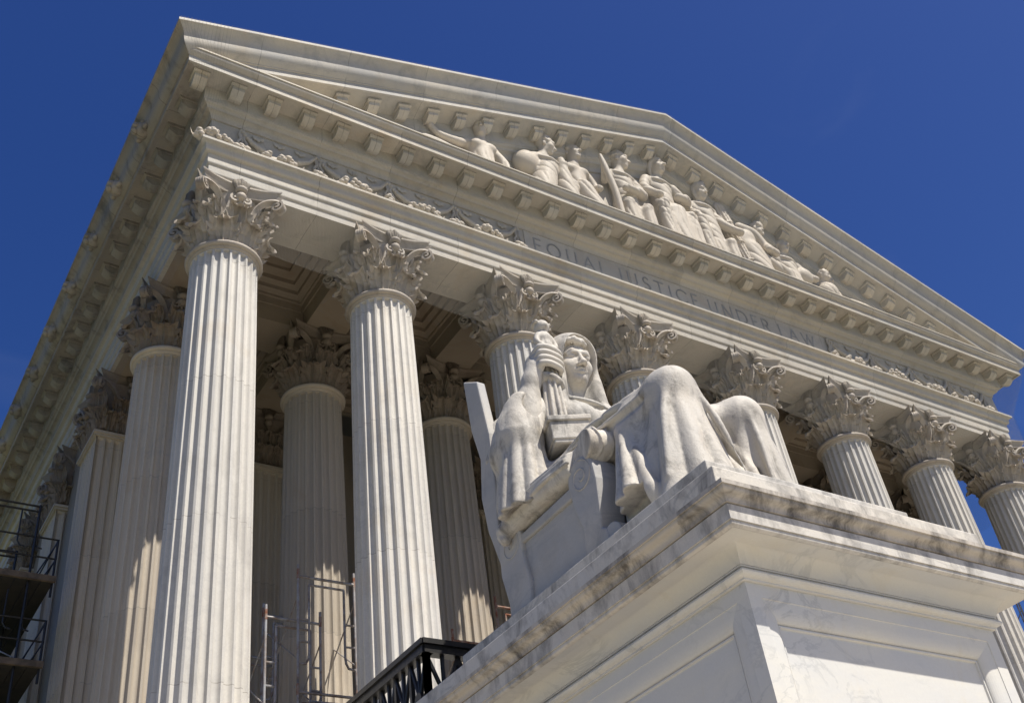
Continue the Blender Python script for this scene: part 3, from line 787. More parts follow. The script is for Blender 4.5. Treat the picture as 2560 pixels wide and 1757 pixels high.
# ------------------------------------------------------------------ sculpting with distance fields
import openvdb
def rotm(rx=0, ry=0, rz=0):
    return np.array(Matrix.Rotation(R(rz), 3, 'Z') @ Matrix.Rotation(R(ry), 3, 'Y') @ Matrix.Rotation(R(rx), 3, 'X'), dtype=np.float32)
class Clay:
    def __init__(s, lo, hi, h):
        s.lo = np.array(lo, np.float32); s.h = h
        s.n = np.ceil((np.array(hi)-np.array(lo))/h).astype(int)+1
        s.D = np.full(s.n, 1.0, np.float32)
    def _put(s, fn, lo, hi, k, mode):
        m = abs(k)+3*s.h
        i0 = np.clip(np.floor((np.array(lo)-m-s.lo)/s.h).astype(int), 0, s.n); i1 = np.clip(np.ceil((np.array(hi)+m-s.lo)/s.h).astype(int)+1, 0, s.n)
        if (i1 <= i0).any(): return
        ax = [s.lo[a] + s.h*np.arange(i0[a], i1[a], dtype=np.float32) for a in range(3)]
        X, Y, Z = np.meshgrid(*ax, indexing='ij'); d = fn(X, Y, Z).astype(np.float32)
        sl = tuple(slice(i0[a], i1[a]) for a in range(3)); D = s.D[sl]
        if mode == 'sub': d = -d; h = np.maximum(k-np.abs(D-d), 0)/max(k, 1e-6); s.D[sl] = np.maximum(D, d) + h*h*k*.25
        else: h = np.maximum(k-np.abs(D-d), 0)/max(k, 1e-6); s.D[sl] = np.minimum(D, d) - h*h*k*.25
    def cone(s, a, b, ra, rb, k=.05, mode='add', folds=None):
        a = np.array(a, np.float32); b = np.array(b, np.float32); ab = b-a; L2 = float(ab@ab)
        w = ab/np.sqrt(L2); u = np.cross(w, (0, 0, 1) if abs(w[2]) < .9 else (1, 0, 0)); u /= np.linalg.norm(u); v = np.cross(w, u)
        def fn(X, Y, Z):
            x, y, z = X-a[0], Y-a[1], Z-a[2]
            t = np.clip((x*ab[0]+y*ab[1]+z*ab[2])/L2, 0, 1)
            px, py, pz = x-t*ab[0], y-t*ab[1], z-t*ab[2]
            r = ra+(rb-ra)*t
            if folds:
                n, A0, A1, ph, tw = folds
                th = np.arctan2(px*v[0]+py*v[1]+pz*v[2], px*u[0]+py*u[1]+pz*u[2])
                wv = 2*np.abs(np.cos(.5*(n*th+ph+tw*np.sin(2.2*t+th)+.7*np.sin(2*th+ph))))-1; r = r + (A0+(A1-A0)*t)*wv
            return np.sqrt(px*px+py*py+pz*pz)-r
        m = max(ra, rb) + (max(folds[1], folds[2]) if folds else 0)
        s._put(fn, np.minimum(a, b)-m, np.maximum(a, b)+m, k, mode)
    def ell(s, c, r, k=.05, rot=None, mode='add'):
        c = np.array(c, np.float32); r = np.array(r if hasattr(r, '__len__') else (r,)*3, np.float32); Q = None if rot is None else rotm(*rot)
        def fn(X, Y, Z):
            x, y, z = X-c[0], Y-c[1], Z-c[2]
            if Q is not None: x, y, z = Q[0, 0]*x+Q[1, 0]*y+Q[2, 0]*z, Q[0, 1]*x+Q[1, 1]*y+Q[2, 1]*z, Q[0, 2]*x+Q[1, 2]*y+Q[2, 2]*z
            k0 = np.sqrt((x/r[0])**2+(y/r[1])**2+(z/r[2])**2); k1 = np.sqrt((x/r[0]**2)**2+(y/r[1]**2)**2+(z/r[2]**2)**2)
            return k0*(k0-1)/np.maximum(k1, 1e-6)
        m = r.max() if rot is not None else r
        s._put(fn, c-m, c+m, k, mode)
    def box(s, c, hf, k=.02, rot=None, rnd=.02, mode='add'):
        c = np.array(c, np.float32); hf = np.array(hf, np.float32); Q = None if rot is None else rotm(*rot)
        def fn(X, Y, Z):
            x, y, z = X-c[0], Y-c[1], Z-c[2]
            if Q is not None: x, y, z = Q[0, 0]*x+Q[1, 0]*y+Q[2, 0]*z, Q[0, 1]*x+Q[1, 1]*y+Q[2, 1]*z, Q[0, 2]*x+Q[1, 2]*y+Q[2, 2]*z
            qx, qy, qz = np.abs(x)-hf[0]+rnd, np.abs(y)-hf[1]+rnd, np.abs(z)-hf[2]+rnd
            return np.sqrt(np.maximum(qx, 0)**2+np.maximum(qy, 0)**2+np.maximum(qz, 0)**2)+np.minimum(np.maximum(qx, np.maximum(qy, qz)), 0)-rnd
        m = np.linalg.norm(hf) if rot is not None else hf
        s._put(fn, c-m, c+m, k, mode)
    def tube(s, pts, rad, k=.04, mode='add', sub=5):
        pts = np.array(pts, np.float32); n = len(pts); rad = np.array(rad if hasattr(rad, '__len__') else [rad]*n, np.float32)
        if n > 2:
            P = np.vstack([2*pts[0]-pts[1], pts, 2*pts[-1]-pts[-2]]); out = []; ro = []
            for i in range(n-1):
                p0, p1, p2, p3 = P[i:i+4]
                for t in np.arange(sub)/sub:
                    out.append(.5*((2*p1)+(-p0+p2)*t+(2*p0-5*p1+4*p2-p3)*t*t+(-p0+3*p1-3*p2+p3)*t**3)); ro.append(rad[i]+(rad[i+1]-rad[i])*t)
            out.append(pts[-1]); ro.append(rad[-1]); pts, rad = np.array(out, np.float32), np.array(ro, np.float32)
        def fn(X, Y, Z):
            best = None
            for a, b, ra, rb in zip(pts[:-1], pts[1:], rad[:-1], rad[1:]):
                ab = b-a; L2 = float(ab@ab)+1e-9; x, y, z = X-a[0], Y-a[1], Z-a[2]
                t = np.clip((x*ab[0]+y*ab[1]+z*ab[2])/L2, 0, 1)
                d = np.sqrt((x-t*ab[0])**2+(y-t*ab[1])**2+(z-t*ab[2])**2)-(ra+(rb-ra)*t)
                best = d if best is None else np.minimum(best, d)
            return best
        m = rad.max(); s._put(fn, pts.min(0)-m, pts.max(0)+m, k, mode)
    def wobble(s, amp, freq, seed=0):
        g = np.random.default_rng(seed); ax = [s.lo[a]+s.h*np.arange(s.n[a], dtype=np.float32) for a in range(3)]
        N = np.zeros(s.n, np.float32)
        for _ in range(5):
            kx, ky, kz = g.normal(0, freq, 3); ph = g.uniform(0, 6.28, 3)
            N += (np.sin(kx*ax[0]+ph[0])[:, None, None]*np.sin(ky*ax[1]+ph[1])[None, :, None]*np.sin(kz*ax[2]+ph[2])[None, None, :])
        s.D += amp*N
    def crease(s, phase, amp, mask=None, power=3.0, band=.12):
        """carve thin hollows where phase(x,y,z) crosses multiples of pi"""
        ix = np.nonzero(np.abs(s.D) < band); P = [s.lo[a]+s.h*ix[a].astype(np.float32) for a in range(3)]
        v = amp*(1-np.abs(np.sin(phase(*P))))**power - amp*.25
        if mask is not None: v = v*np.clip(mask(*P), 0, 1)
        s.D[ix] += v
    def mesh(s, name, mat):
        for a in range(3):
            for e in (0, -1):
                ix = [slice(None)]*3; ix[a] = e; s.D[tuple(ix)] = np.maximum(s.D[tuple(ix)], s.h)
        g = openvdb.FloatGrid(1.0); g.copyFromArray(np.clip(s.D, -.5, 1.0)); pts, quads = g.convertToQuads(0.0)
        pts = pts*s.h + s.lo
        me = bpy.data.meshes.new(name); me.vertices.add(len(pts)); me.vertices.foreach_set('co', pts.astype(np.float32).ravel())
        q = quads.astype(np.int32)
        me.loops.add(q.size); me.loops.foreach_set('vertex_index', q.ravel())
        me.polygons.add(len(q)); me.polygons.foreach_set('loop_start', np.arange(0, q.size, 4, dtype=np.int32)); me.polygons.foreach_set('loop_total', np.full(len(q), 4, np.int32))
        me.update(); me.validate()
        # orient outwards (signed volume)
        p = pts; t = q; vol = float(np.einsum('ij,ij->i', p[t[:, 0]], np.cross(p[t[:, 1]], p[t[:, 2]])).sum() + np.einsum('ij,ij->i', p[t[:, 0]], np.cross(p[t[:, 2]], p[t[:, 3]])).sum())
        if vol < 0: me.flip_normals()
        me.materials.append(mat); me.shade_smooth(); return me

def head(c, o, s, turn=0, hair=None, detail=True, k=.5, pitch=0):
    """carve a head into clay c: o = centre of the skull between the ears, s = head height; turn: degrees about Z (0 looks to -Y, + to +X)"""
    a = R(turn); ca, sa = math.cos(a), math.sin(a); cp, sp_ = math.cos(R(pitch)), math.sin(R(pitch))
    def P(x, y, z):                                     # x right of viewer, y: negative = front, in units of head height
        y, z = y*cp - z*sp_, y*sp_ + z*cp
        return (o[0]+s*(x*ca - y*sa), o[1]+s*(x*sa + y*ca), o[2]+s*z)
    def E(p, r, kk=.04, mode='add'): c.ell(P(*p), [q*s for q in r], kk*s, (0, 0, turn), mode)
    E((0, .05, .16), (.34, .42, .36), .05); E((0, -.06, -.08), (.29, .35, .44), .08)
    E((0, -.10, -.36), (.21, .24, .17), .10); E((0, -.31, -.42), (.10, .085, .085), .08)
    for q in (-1, 1):
        E((q*.17, -.25, -.14), (.11, .11, .12), .12)
        E((q*.33, .06, -.10), (.045, .085, .13), .03)
    c.tube([P(0, -.385, .07), P(0, -.44, -.06), P(0, -.50, -.185)], [.032*s, .036*s, .058*s], .05*s)
    if detail:
        for q in (-1, 1):
            E((q*.14, -.42, .015), (.085, .07, .052), .05, 'sub'); E((q*.14, -.335, .005), (.078, .07, .05), .015)
            c.tube([P(q*.06, -.385, .045), P(q*.14, -.41, .06), P(q*.225, -.345, .025)], [.014*s, .018*s, .012*s], .02*s)
            c.tube([P(q*.055, -.40, .095), P(q*.15, -.395, .12), P(q*.25, -.31, .075)], [.028*s, .030*s, .018*s], .06*s)
            E((q*.055, -.44, -.19), (.04, .05, .035), .03)
        c.tube([P(-.115, -.36, -.275), P(-.045, -.415, -.262), P(0, -.42, -.27), P(.045, -.415, -.262), P(.115, -.36, -.275)], [.012*s, .026*s, .024*s, .026*s, .012*s], .02*s)
        c.tube([P(-.095, -.36, -.30), P(0, -.41, -.322), P(.095, -.36, -.30)], [.014*s, .034*s, .014*s], .025*s)
        c.tube([P(-.11, -.385, -.288), P(0, -.44, -.292), P(.11, -.385, -.288)], .008*s, .015*s, 'sub')
    c.cone(P(0, .04, -.30), P(0, .10, -.80), .21*s, .25*s, .10*s)
    if hair == 'short' or hair == 'cap':
        g = np.random.default_rng(int(abs(o[0])*100))
        for i in range(26):
            t = g.uniform(-2.6, 2.6); z = g.uniform(.02, .52); rr = math.sqrt(max(.02, 1-(z/.56)**2))
            c.ell(P(.345*rr*math.sin(t), .05+.42*rr*math.cos(t)*(1 if math.cos(t) > 0 else .80), z), .075*s, .05*s)
    if hair == 'beard':
        g = np.random.default_rng(5)
        for i in range(22):
            t = g.uniform(-1, 1); c.ell(P(.22*t, -.26+.10*t*t-.08*g.random(), -.42-.22*g.random()*(1-t*t)), .075*s, .05*s)
        for i in range(20):
            t = g.uniform(-2.4, 2.4); z = g.uniform(.1, .5); rr = math.sqrt(max(.02, 1-(z/.56)**2)); c.ell(P(.34*rr*math.sin(t), .05+.40*rr*math.cos(t), z), .08*s, .05*s)
    if hair == 'long':
        for q in (-1, 1):
            c.tube([P(q*.04, -.28, .44), P(q*.24, -.24, .30), P(q*.35, -.06, .05), P(q*.34, .12, -.30), P(q*.22, .25, -.55)], [.06*s, .10*s, .10*s, .11*s, .08*s], .05*s)
    if hair == 'crown':
        for i in range(9):
            t = -2.0+4.0*i/8; c.cone(P(.31*math.sin(t), .04-.33*math.cos(t), .30), P(.34*math.sin(t), .04-.36*math.cos(t), .62+.10*(i % 2)), .06*s, .02*s, .03*s)
        c.tube([P(.34*math.sin(t), .04-.36*math.cos(t), .30) for t in np.linspace(-2, 2, 9)], .05*s, .03*s)
        for q in (-1, 1): c.tube([P(q*.2, -.2, .25), P(q*.36, .0, .05), P(q*.36, .1, -.35), P(q*.3, .12, -.65)], [.08*s, .09*s, .09*s, .05*s], .04*s)
    if hair == 'helmet':
        c.ell(P(0, .06, .20), (.385*s, .46*s, .40*s), .02*s); c.tube([P(0, -.36, .42), P(0, -.1, .62), P(0, .3, .55), P(0, .52, .1)], [.05*s, .08*s, .08*s, .05*s], .03*s)
        for q in (-1, 1): c.tube([P(q*.33, .06, .1), P(q*.32, .0, -.2), P(q*.28, -.05, -.4)], [.09*s, .08*s, .05*s], .04*s)
    if hair == 'veil':
        c.ell(P(0, .12, .18), (.42*s, .46*s, .42*s), .02*s); c.ell(P(0, -.32, -.05), (.31*s, .30*s, .46*s), .04*s, (0, 0, turn), 'sub')
        c.cone(P(0, .22, 0), P(0, .3, -.8), .40*s, .48*s, .1*s)

# ------------------------------------------------------------------ the seated statue (local frame: X across, Y back from the plinth's front edge, Z up)
SO = (2.55, -8.41, 6.222)
STA = empty('seated_statue', (2.55, -6.4, 6.222), 'large hooded marble statue seated on a scrolled throne holding a bundled staff', 'statue')
def spart(name, clay_mesh, parent=STA): return obj(name, clay_mesh, parent, SO)
def lerp3(a, b, t): return tuple(x+(y-x)*t for x, y in zip(a, b))
# ---- head and neck
HX, HY, HZ = -.11, 2.76, 3.235
c = Clay((-.55, 2.15, 2.35), (.50, 3.2, 3.75), .0105)
head(c, (HX, HY, HZ), .68, turn=-7, hair=None, pitch=3)
for q in (-1, 1):                                   # waves of hair on the brow
    for i, (dx, dy, dz) in enumerate(((.015, -.285, .195), (.06, -.285, .212), (.11, -.255, .200), (.155, -.20, .19), (.19, -.15, .13), (.21, -.11, .06), (.215, -.08, -.02))):
        c.ell((HX+q*dx*.96+dy*.12, HY+dy*.96-.27*q*dx*.0, HZ+dz+.015), (.052, .045, .036), .015, (20*q, 35*q, -16))
c.wobble(.001, 16, 3)
spart('head', c.mesh('statue_head', M_STAT))
# ---- right forearm and hand
AX, AY = -.52, 2.66                                  # axis of the bundled staff
c = Clay((-1.3, 2.2, 1.85), (-.2, 3.45, 3.6), .0095)
EL, WR = (-.86, 2.84, 2.05), (-.755, 2.71, 2.80)
c.cone(EL, WR, .185, .105, .05); c.ell((-.83, 2.80, 2.40), (.15, .16, .26), .12)
c.tube([WR, (-.735, 2.69, 2.88), (-.705, 2.675, 2.98)], [.108, .112, .11], .06)
c.ell((-.70, 2.655, 3.05), (.066, .155, .165), .04, (14, 0, 20))
for i, zf in enumerate((3.205, 3.125, 3.045, 2.968)):   # four fingers wrapped round the staff
    L = (1.0, 1.08, 1.03, .86)[i]; k = .013*i
    c.tube([(-.715, AY-.02, zf-.03), (-.685, AY-.125, zf+.012), (AX-.075, AY-.165, zf+.008), (AX+.075*L, AY-.152, zf-.016), (AX+.125*L, AY-.075, zf-.028)], [.040, .044, .041, .037, .028], .009)
    c.ell((-.683, AY-.122, zf+.016), (.046, .044, .042), .014)
    c.tube([(-.70, AY-.03, zf-.02), (-.735, AY+.10, zf-.09)], [.016, .010], .03)                       # tendons on the back of the hand
c.tube([(-.67, AY+.10, 2.98), (-.62, AY+.155, 3.12), (-.54, AY+.145, 3.24), (-.47, AY+.10, 3.29)], [.062, .052, .044, .034], .03)   # thumb behind
c.wobble(.0008, 18, 4)
spart('right_forearm', c.mesh('statue_forearm', M_STAT))
# ---- robe: torso, hood, sleeves, lap and legs in heavy cloth
c = Clay((-1.42, .15, -.01), (1.25, 3.75, 3.80), .0150)
def fold(pts, r, k=.03, valley=.8, off=(0, 0, 0)):
    """a raised fold with a hollow beside it"""
    n = len(pts); rad = [r*max(.12, math.sin(math.pi*(.04+.92*i/(n-1)))**.8) for i in range(n)]
    c.tube(pts, rad, k)
    if valley:
        q = [(p[0]+off[0], p[1]+off[1], p[2]+off[2]) for p in pts]; c.tube(q, [x*valley*.5 for x in rad], k*1.2, 'sub')
c.ell((0, 2.92, 2.12), (.60, .40, .62), .1); c.ell((0, 2.75, 1.5), (.60, .55, .55), .15)
for q in (-1, 1): c.ell((q*.22-.02, 2.58, 2.34), (.27, .17, .21), .08, (0, 0, q*12))
c.ell((0, 2.74, 2.52), (.46, .26, .16), .1)
for q in (-1, 1): c.ell((q*.60, 2.94, 2.46), (.28, .30, .27), .12)
# hood and mantle
c.ell((HX+.01, HY+.05, HZ+.09), (.335, .42, .39), .03); c.cone((HX, 2.92, 3.2), (0, 3.02, 2.55), .335, .42, .1)
c.tube([(HX+.25, HY-.06, HZ+.10), (HX+.27, HY-.10, HZ-.20), (HX+.27, HY-.14, HZ-.50), (HX+.28, HY-.18, HZ-.72)], [.07, .075, .075, .07], .06)
c.tube([(HX-.20, HY-.08, HZ+.10), (HX-.25, HY-.10, HZ-.20), (HX-.29, HY-.12, HZ-.50), (HX-.34, HY-.14, HZ-.72)], [.07, .075, .08, .08], .06)
c.ell((HX-.02, HY-.40, HZ-.06), (.235, .42, .40), .012, None, 'sub'); c.cone((HX, HY-.26, HZ-.25), (HX, HY-.26, HZ-.62), .215, .205, .012, 'sub')
# neckline and chest folds
c.tube([(-.42, 2.68, 2.68), (-.24, 2.55, 2.61), (-.05, 2.485, 2.555), (.18, 2.54, 2.56), (.40, 2.68, 2.62)], [.026, .024, .024, .024, .026], .03)
c.tube([(-.40, 2.63, 2.61), (-.24, 2.51, 2.55), (-.05, 2.445, 2.495), (.18, 2.50, 2.50), (.40, 2.64, 2.56)], [.018]*5, .02, 'sub')
for x0, x1, z1 in ((-.42, -.10, 1.75), (-.20, .12, 1.72), (.10, .30, 1.8), (.36, .42, 1.7)):
    fold([(x0, 2.56+.3*abs(x0)**2, 2.36), ((x0+x1)/2-.05, 2.46, 2.1), (x1, 2.30, z1)], .034, .05, .9, (.06, 0, 0))
for z, w in ((1.98, .45), (1.85, .5), (1.71, .5)):
    fold([(-w, 2.55, z+.10), (-.15, 2.34, z-.04), (.2, 2.34, z-.02), (w, 2.58, z+.12)], .045, .035, .9, (0, -.01, -.065))
# near arm: shoulder to elbow, then the wide sleeve falling behind the arm rest
c.cone((-.64, 2.96, 2.50), (-.92, 2.86, 2.16), .26, .26, .10, folds=(6, .008, .02, .4, 1.0))
c.cone((-.93, 2.74, 2.52), (-.97, 2.80, 2.05), .10, .24, .08)
c.cone((-.90, 2.82, 2.40), (-1.00, 2.79, .98), .19, .305, .10, folds=(11, .0, .032, 1.6, .2))
c.cone((-.74, 3.05, 2.55), (-1.00, 3.00, 1.9), .20, .22, .12); c.cone((-.80, 3.15, 2.3), (-.98, 3.0, 1.3), .18, .22, .10)
c.box((-1.02, 2.82, .72), (.36, .55, .34), .02, (0, 0, 0), .02, 'sub'); c.ell((-1.02, 2.79, 1.04), (.21, .22, .12), .03, None, 'sub')
c.ell((-.86, 2.60, 2.42), (.12, .13, .20), .03, (0, 15, 0), 'sub')
# cloth behind the shoulder, on the throne's back
for dx, dy, r in ((0, 0, .11), (-.14, .06, .08), (.12, -.02, .08)):
    c.tube([(-.62+dx, 3.22+dy, 2.68), (-.76+dx, 3.32+dy, 2.50), (-.82+dx, 3.34+dy, 2.1)], [r*.8, r, r*.9], .03)
# far arm resting on the far side
c.cone((.66, 2.94, 2.46), (.92, 2.66, 1.62), .27, .25, .1, folds=(6, .01, .02, 1.0, .6)); c.cone((.92, 2.6, 1.58), (.85, 1.9, 1.50), .22, .16, .08)
# thighs and knees, under a mantle stretched from the waist
KN, KF = (-.54, .81, 1.46), (.50, .95, 1.48)
c.cone((-.30, 1.25, 1.38), (.45, 1.06, 1.50), .20, .19, .12)
for kk, hip in ((KN, (-.42, 2.55, 1.30)), (KF, (.36, 2.55, 1.40))):
    c.cone(hip, kk, .40, .18, .16); c.ell(kk, (.185, .185, .205), .12)
    s = -1 if kk[0] < 0 else 1
    c.cone((kk[0], kk[1]+.02, kk[2]-.02), (kk[0]*1.08, (.80 if s < 0 else .98), -.05), .20, (.45 if s < 0 else .35), .13, folds=(9, -.004, .05, 1.1 if s < 0 else 2.6, .30))
    # the flank of the cloth between thigh and shin
    c.cone((kk[0]+.03*s, 1.30, 1.20), (kk[0]+.05*s, 1.20, .1), .26, .40, .2)
c.cone((-.46, 2.5, 1.46), (-.54, .95, 1.45), .30, .20, .15)
c.cone((0, 2.3, 1.1), (.02, 1.4, 1.02), .44, .30, .12)
c.cone((.02, 1.4, 1.0), (.02, 1.1, 0.0), .24, .30, .10, folds=(7, .02, .06, .2, .3))
for x, y0, y1, r in ((-.20, .98, .66, .05), (-.08, 1.10, .78, .055), (.05, 1.18, .82, .06), (.18, 1.08, .76, .055), (.28, .98, .70, .05)):
    fold([(x*.94, y0+.05, 1.22), (x, (y0+y1)/2-.02, .72), (x*1.04, y1-.01, .02)], r, .05, .7, (.07, .0, 0))
# folds fanning from the knee down the shin and back along the thigh to the hip
for pts, r in ((((-.66, .74, 1.50), (-.84, .70, 1.0), (-.99, .68, .3)), .035), (((-.40, .66, 1.45), (-.34, .54, 1.0), (-.26, .42, .3)), .035), (((.42, .78, 1.45), (.38, .70, 1.0), (.32, .64, .3)), .035), (((.66, .90, 1.48), (.78, .86, 1.0), (.88, .84, .3)), .03)):
    fold(pts, r, .08, 0)
for pts, r in ((((-.64, 2.44, 1.70), (-.74, 1.98, 1.64), (-.74, 1.45, 1.60), (-.62, .96, 1.62)), .038), (((-.78, 2.40, 1.55), (-.86, 1.98, 1.46), (-.84, 1.45, 1.42), (-.74, .92, 1.50)), .03),
               (((-.26, 2.36, 1.72), (-.18, 1.8, 1.55), (-.16, 1.3, 1.36)), .05), (((0.0, 2.35, 1.62), (.02, 1.8, 1.44), (.08, 1.4, 1.26)), .05), (((.25, 2.4, 1.66), (.26, 1.85, 1.56), (.26, 1.3, 1.42)), .045)):
    fold(pts, r, .06, .75, (0.0, .01, -.085) if pts[0][0] < -.45 else (.07, 0, 0))
c.tube([(-.40, 2.30, 1.72), (-.60, 2.12, 1.64), (-.78, 1.96, 1.50), (-.88, 1.86, 1.36)], [.07, .075, .06, .02], .03)   # gathered roll at the hip
# cloth hanging between the near leg and the arm rest, with a rounded hem
c.cone((-.76, 1.38, 1.28), (-.86, 1.12, .25), .07, .285, .05, folds=(9, .0, .045, .7, .3))
c.box((-1.06, 1.26, .10), (.20, .34, .24), .02, (-10, 0, 0), .02, 'sub')
# finer carved folds: hollows that wander over the cloth
sm = lambda v, a, b: np.clip((v-a)/(b-a), 0, 1)
c.crease(lambda x, y, z: 15*(x*.9+y*.8)+1.6*np.sin(1.9*z+2.5*x)+1.1*np.sin(3.1*z-2*y), .014, lambda x, y, z: sm(x, -.78, -.68)*sm(z, 1.25, .75)*(.35+.65*sm(np.sin(4*x+1.3*y+1.7*z), -.3, .4)), 3.0)
c.crease(lambda x, y, z: 17*(z*.95-.25*y+.5*x)+1.3*np.sin(2.6*y+1.5*x)+.8*np.sin(5*y-3*z), .016, lambda x, y, z: sm(y, 1.10, 1.6)*sm(y, 2.6, 2.3)*sm(z, .95, 1.25)*sm(z, 1.95, 1.8)*(.3+.7*sm(np.sin(3*x+4*z+2*y), -.4, .5)), 3.0)
c.crease(lambda x, y, z: 16*(x*.85+z*.55)+1.5*np.sin(3*z+1.0)+1.2*np.sin(2.4*x-2*z), .014, lambda x, y, z: sm(y, 3.0, 2.7)*sm(z, 1.55, 1.8)*sm(z, 2.62, 2.35)*sm(x, -.72, -.55), 3.0)
c.crease(lambda x, y, z: 22*(x*.4+y)+1.2*np.sin(3*z), .010, lambda x, y, z: sm(z, 2.7, 2.9)*sm(y, 2.62, 2.8), 3.0)
for xx in (-.55, .52): c.ell((xx, .50, .10), (.15, .30, .12), .05)   # feet
c.wobble(.0025, 8, 9)
robe = spart('robe', c.mesh('statue_robe', M_STAT))
# ---- bundled staff in the right hand with a small bust on top
c = Clay((AX-.26, AY-.26, 2.0), (AX+.26, AY+.26, 3.80), .0105)
c.cone((AX, AY, 2.10), (AX, AY, 3.34), .150, .090, .02, folds=(11, .020, .012, 0, .15))
c.tube([(AX+.12*math.cos(t), AY+.12*math.sin(t), 2.80+.04*math.sin(2*t)) for t in np.linspace(0, 6.28, 14)], .028, .02)
c.tube([(AX+.125*math.cos(t+3.6), AY+.125*math.sin(t+3.6), 2.88-.07*t) for t in np.linspace(0, 2.6, 8)], .042, .03)
c.cone((AX, AY, 3.26), (AX, AY, 3.50), .10, .09, .05); c.ell((AX, AY, 3.47), (.125, .10, .075), .04)
for q in (-1, 1): c.tube([(AX+q*.09, AY-.03, 3.50), (AX+q*.13, AY-.05, 3.38), (AX+q*.07, AY-.10, 3.28)], [.035, .035, .03], .02)
c.ell((AX, AY-.01, 3.655), (.088, .098, .098), .03); c.ell((AX, AY-.095, 3.635), (.022, .025, .028), .02); c.tube([(AX+.10*math.cos(t), AY-.01+.108*math.sin(t), 3.70) for t in np.linspace(-.3, 3.5, 10)], .022, .02)
spart('bundled_staff', c.mesh('statue_staff', M_STAT))
# ---- block (a thick tablet) under the staff
rt = Matrix.Rotation(R(-22), 3, 'Z') @ Matrix.Rotation(R(-3), 3, 'Y')
m = MB(); bc = Vector((AX+.02, AY-.06, 1.95))
m.obox(bc, (.225, .30, .115), rt)
m.obox(bc+rt @ Vector((0, 0, .145)), (.25, .325, .032), rt); m.obox(bc+rt @ Vector((0, 0, -.13)), (.21, .285, .028), rt)
o = m.build('tablet', M_STAT, STA, SO); bv = o.modifiers.new('bevel', 'BEVEL'); bv.width = .012; bv.segments = 2
# ---- throne
throne = MB()
throne.box((-.92, 1.75, 0), (.92, 3.45, .62)); throne.box((-.86, 3.24, .6), (.86, 3.50, 2.35))
thr = throne.build('throne', M_THR, STA, SO)
def side_piece(poly, name, x0, x1, bev=.02):
    o = MB().prism(poly, 'x', x0, x1).build(name, M_THR, thr, SO)
    b = o.modifiers.new('bevel', 'BEVEL'); b.width = bev; b.segments = 2; b.limit_method = 'ANGLE'; return o
def cyl_poly(cy, cz, r, n=28): return [(cy+r*math.cos(2*math.pi*k/n), cz+r*math.sin(2*math.pi*k/n)) for k in range(n)]
for sg in (-1, 1):
    X = lambda x: (x if sg < 0 else -x)
    def sp(poly, name, a, b, bev=.02):
        x0, x1 = sorted((X(a), X(b))); return side_piece(poly, name, x0, x1, bev)
    sp([(1.78, 0), (3.05, 0), (3.05, .80), (2.9, .88), (1.95, .86), (1.78, .80)], 'side_panel', -1.0, -.74)
    fr = [(1.50, 0), (1.95, 0), (1.90, .40), (1.99, .70)] + [(1.80+.215*math.cos(t), .93+.215*math.sin(t)) for t in np.linspace(-.4, math.pi, 16)] + [(1.575, .80), (1.60, .5), (1.63, .28), (1.56, .24)]
    sp(fr, 'front_scroll', -1.05, -.74)
    sp(cyl_poly(1.50, .13, .13, 20), 'foot_scroll', -1.04, -.76, .01)
    sp([(1.95, .80), (3.0, .80), (3.0, .90), (1.95, .93)], 'arm_rail', -1.035, -.74)
    rr = [(2.93, 0), (3.28, 0), (3.27, .25), (3.36, .62)] + [(3.13+.215*math.cos(t), .86+.215*math.sin(t)) for t in np.linspace(-.1, math.pi, 14)] + [(2.93, .72), (2.90, .55), (2.86, .35), (2.88, .15)]
    sp(rr, 'rear_scroll', -1.05, -.74)
    for cy, cz in ((1.80, .93), (3.13, .86)):                       # spiral ridge on each scroll's face
        pts = [(X(-1.05), cy+(.185-.015*t)*math.cos(1.57+t*1.0), cz+(.185-.015*t)*math.sin(1.57+t*1.0)) for t in np.linspace(0, 11, 46)]
        MB().tube(pts, .009, 6).build('spiral', M_THR, thr, SO, True)
    bk = [(3.30, .85), (3.36, 1.1), (3.30, 1.73), (3.30, 2.42), (3.42, 3.24), (3.72, 3.44), (3.66, 2.66), (3.54, 2.19), (3.61, 1.71), (3.55, 1.26), (3.40, .80), (3.28, .25), (3.26, 0), (3.10, 0), (3.15, .4)]
    sp(bk, 'back_wing', -1.02, -.90)
# cushion roll on the near arm rest, and a band wrapped round its front end
c = Clay((-1.25, 1.2, .8), (-.45, 3.15, 1.7), .012)
c.cone((-.93, 1.70, 1.17), (-.97, 2.86, 1.16), .165, .185, .03, folds=(5, .006, .012, 1, .3))
c.cone((-1.10, 1.66, 1.21), (-.60, 1.60, 1.24), .165, .16, .01); c.box((-1.22, 1.66, 1.2), (.16, .3, .3), .02, (0, 0, -14), .01, 'sub')                     # short roll lying across the front of the arm rest
for x in (-.98, -.84, -.70): c.tube([(x+.03*math.sin(2*a), 1.635+.165*math.cos(a), 1.225+.165*math.sin(a)) for a in np.linspace(0, 6.28, 13)], .012, .012)
c.tube([(-1.10, 1.90, 1.14), (-1.13, 2.3, 1.14), (-1.13, 2.85, 1.08)], .022, .02); c.tube([(-1.09, 1.90, 1.25), (-1.12, 2.3, 1.25), (-1.13, 2.8, 1.22)], .016, .02, 'sub')
c.tube([(-1.02, 2.92, 1.08), (-1.10, 3.12, 1.0), (-1.12, 3.10, .9)], [.12, .1, .06], .05)
c.crease(lambda x, y, z: 26*(x*.6+z)+1.5*np.sin(3*y), .008, lambda x, y, z: sm(y, 1.9, 2.0), 3.0)
c.wobble(.0015, 9, 2)
spart('arm_cushion', c.mesh('cushion', M_STAT))

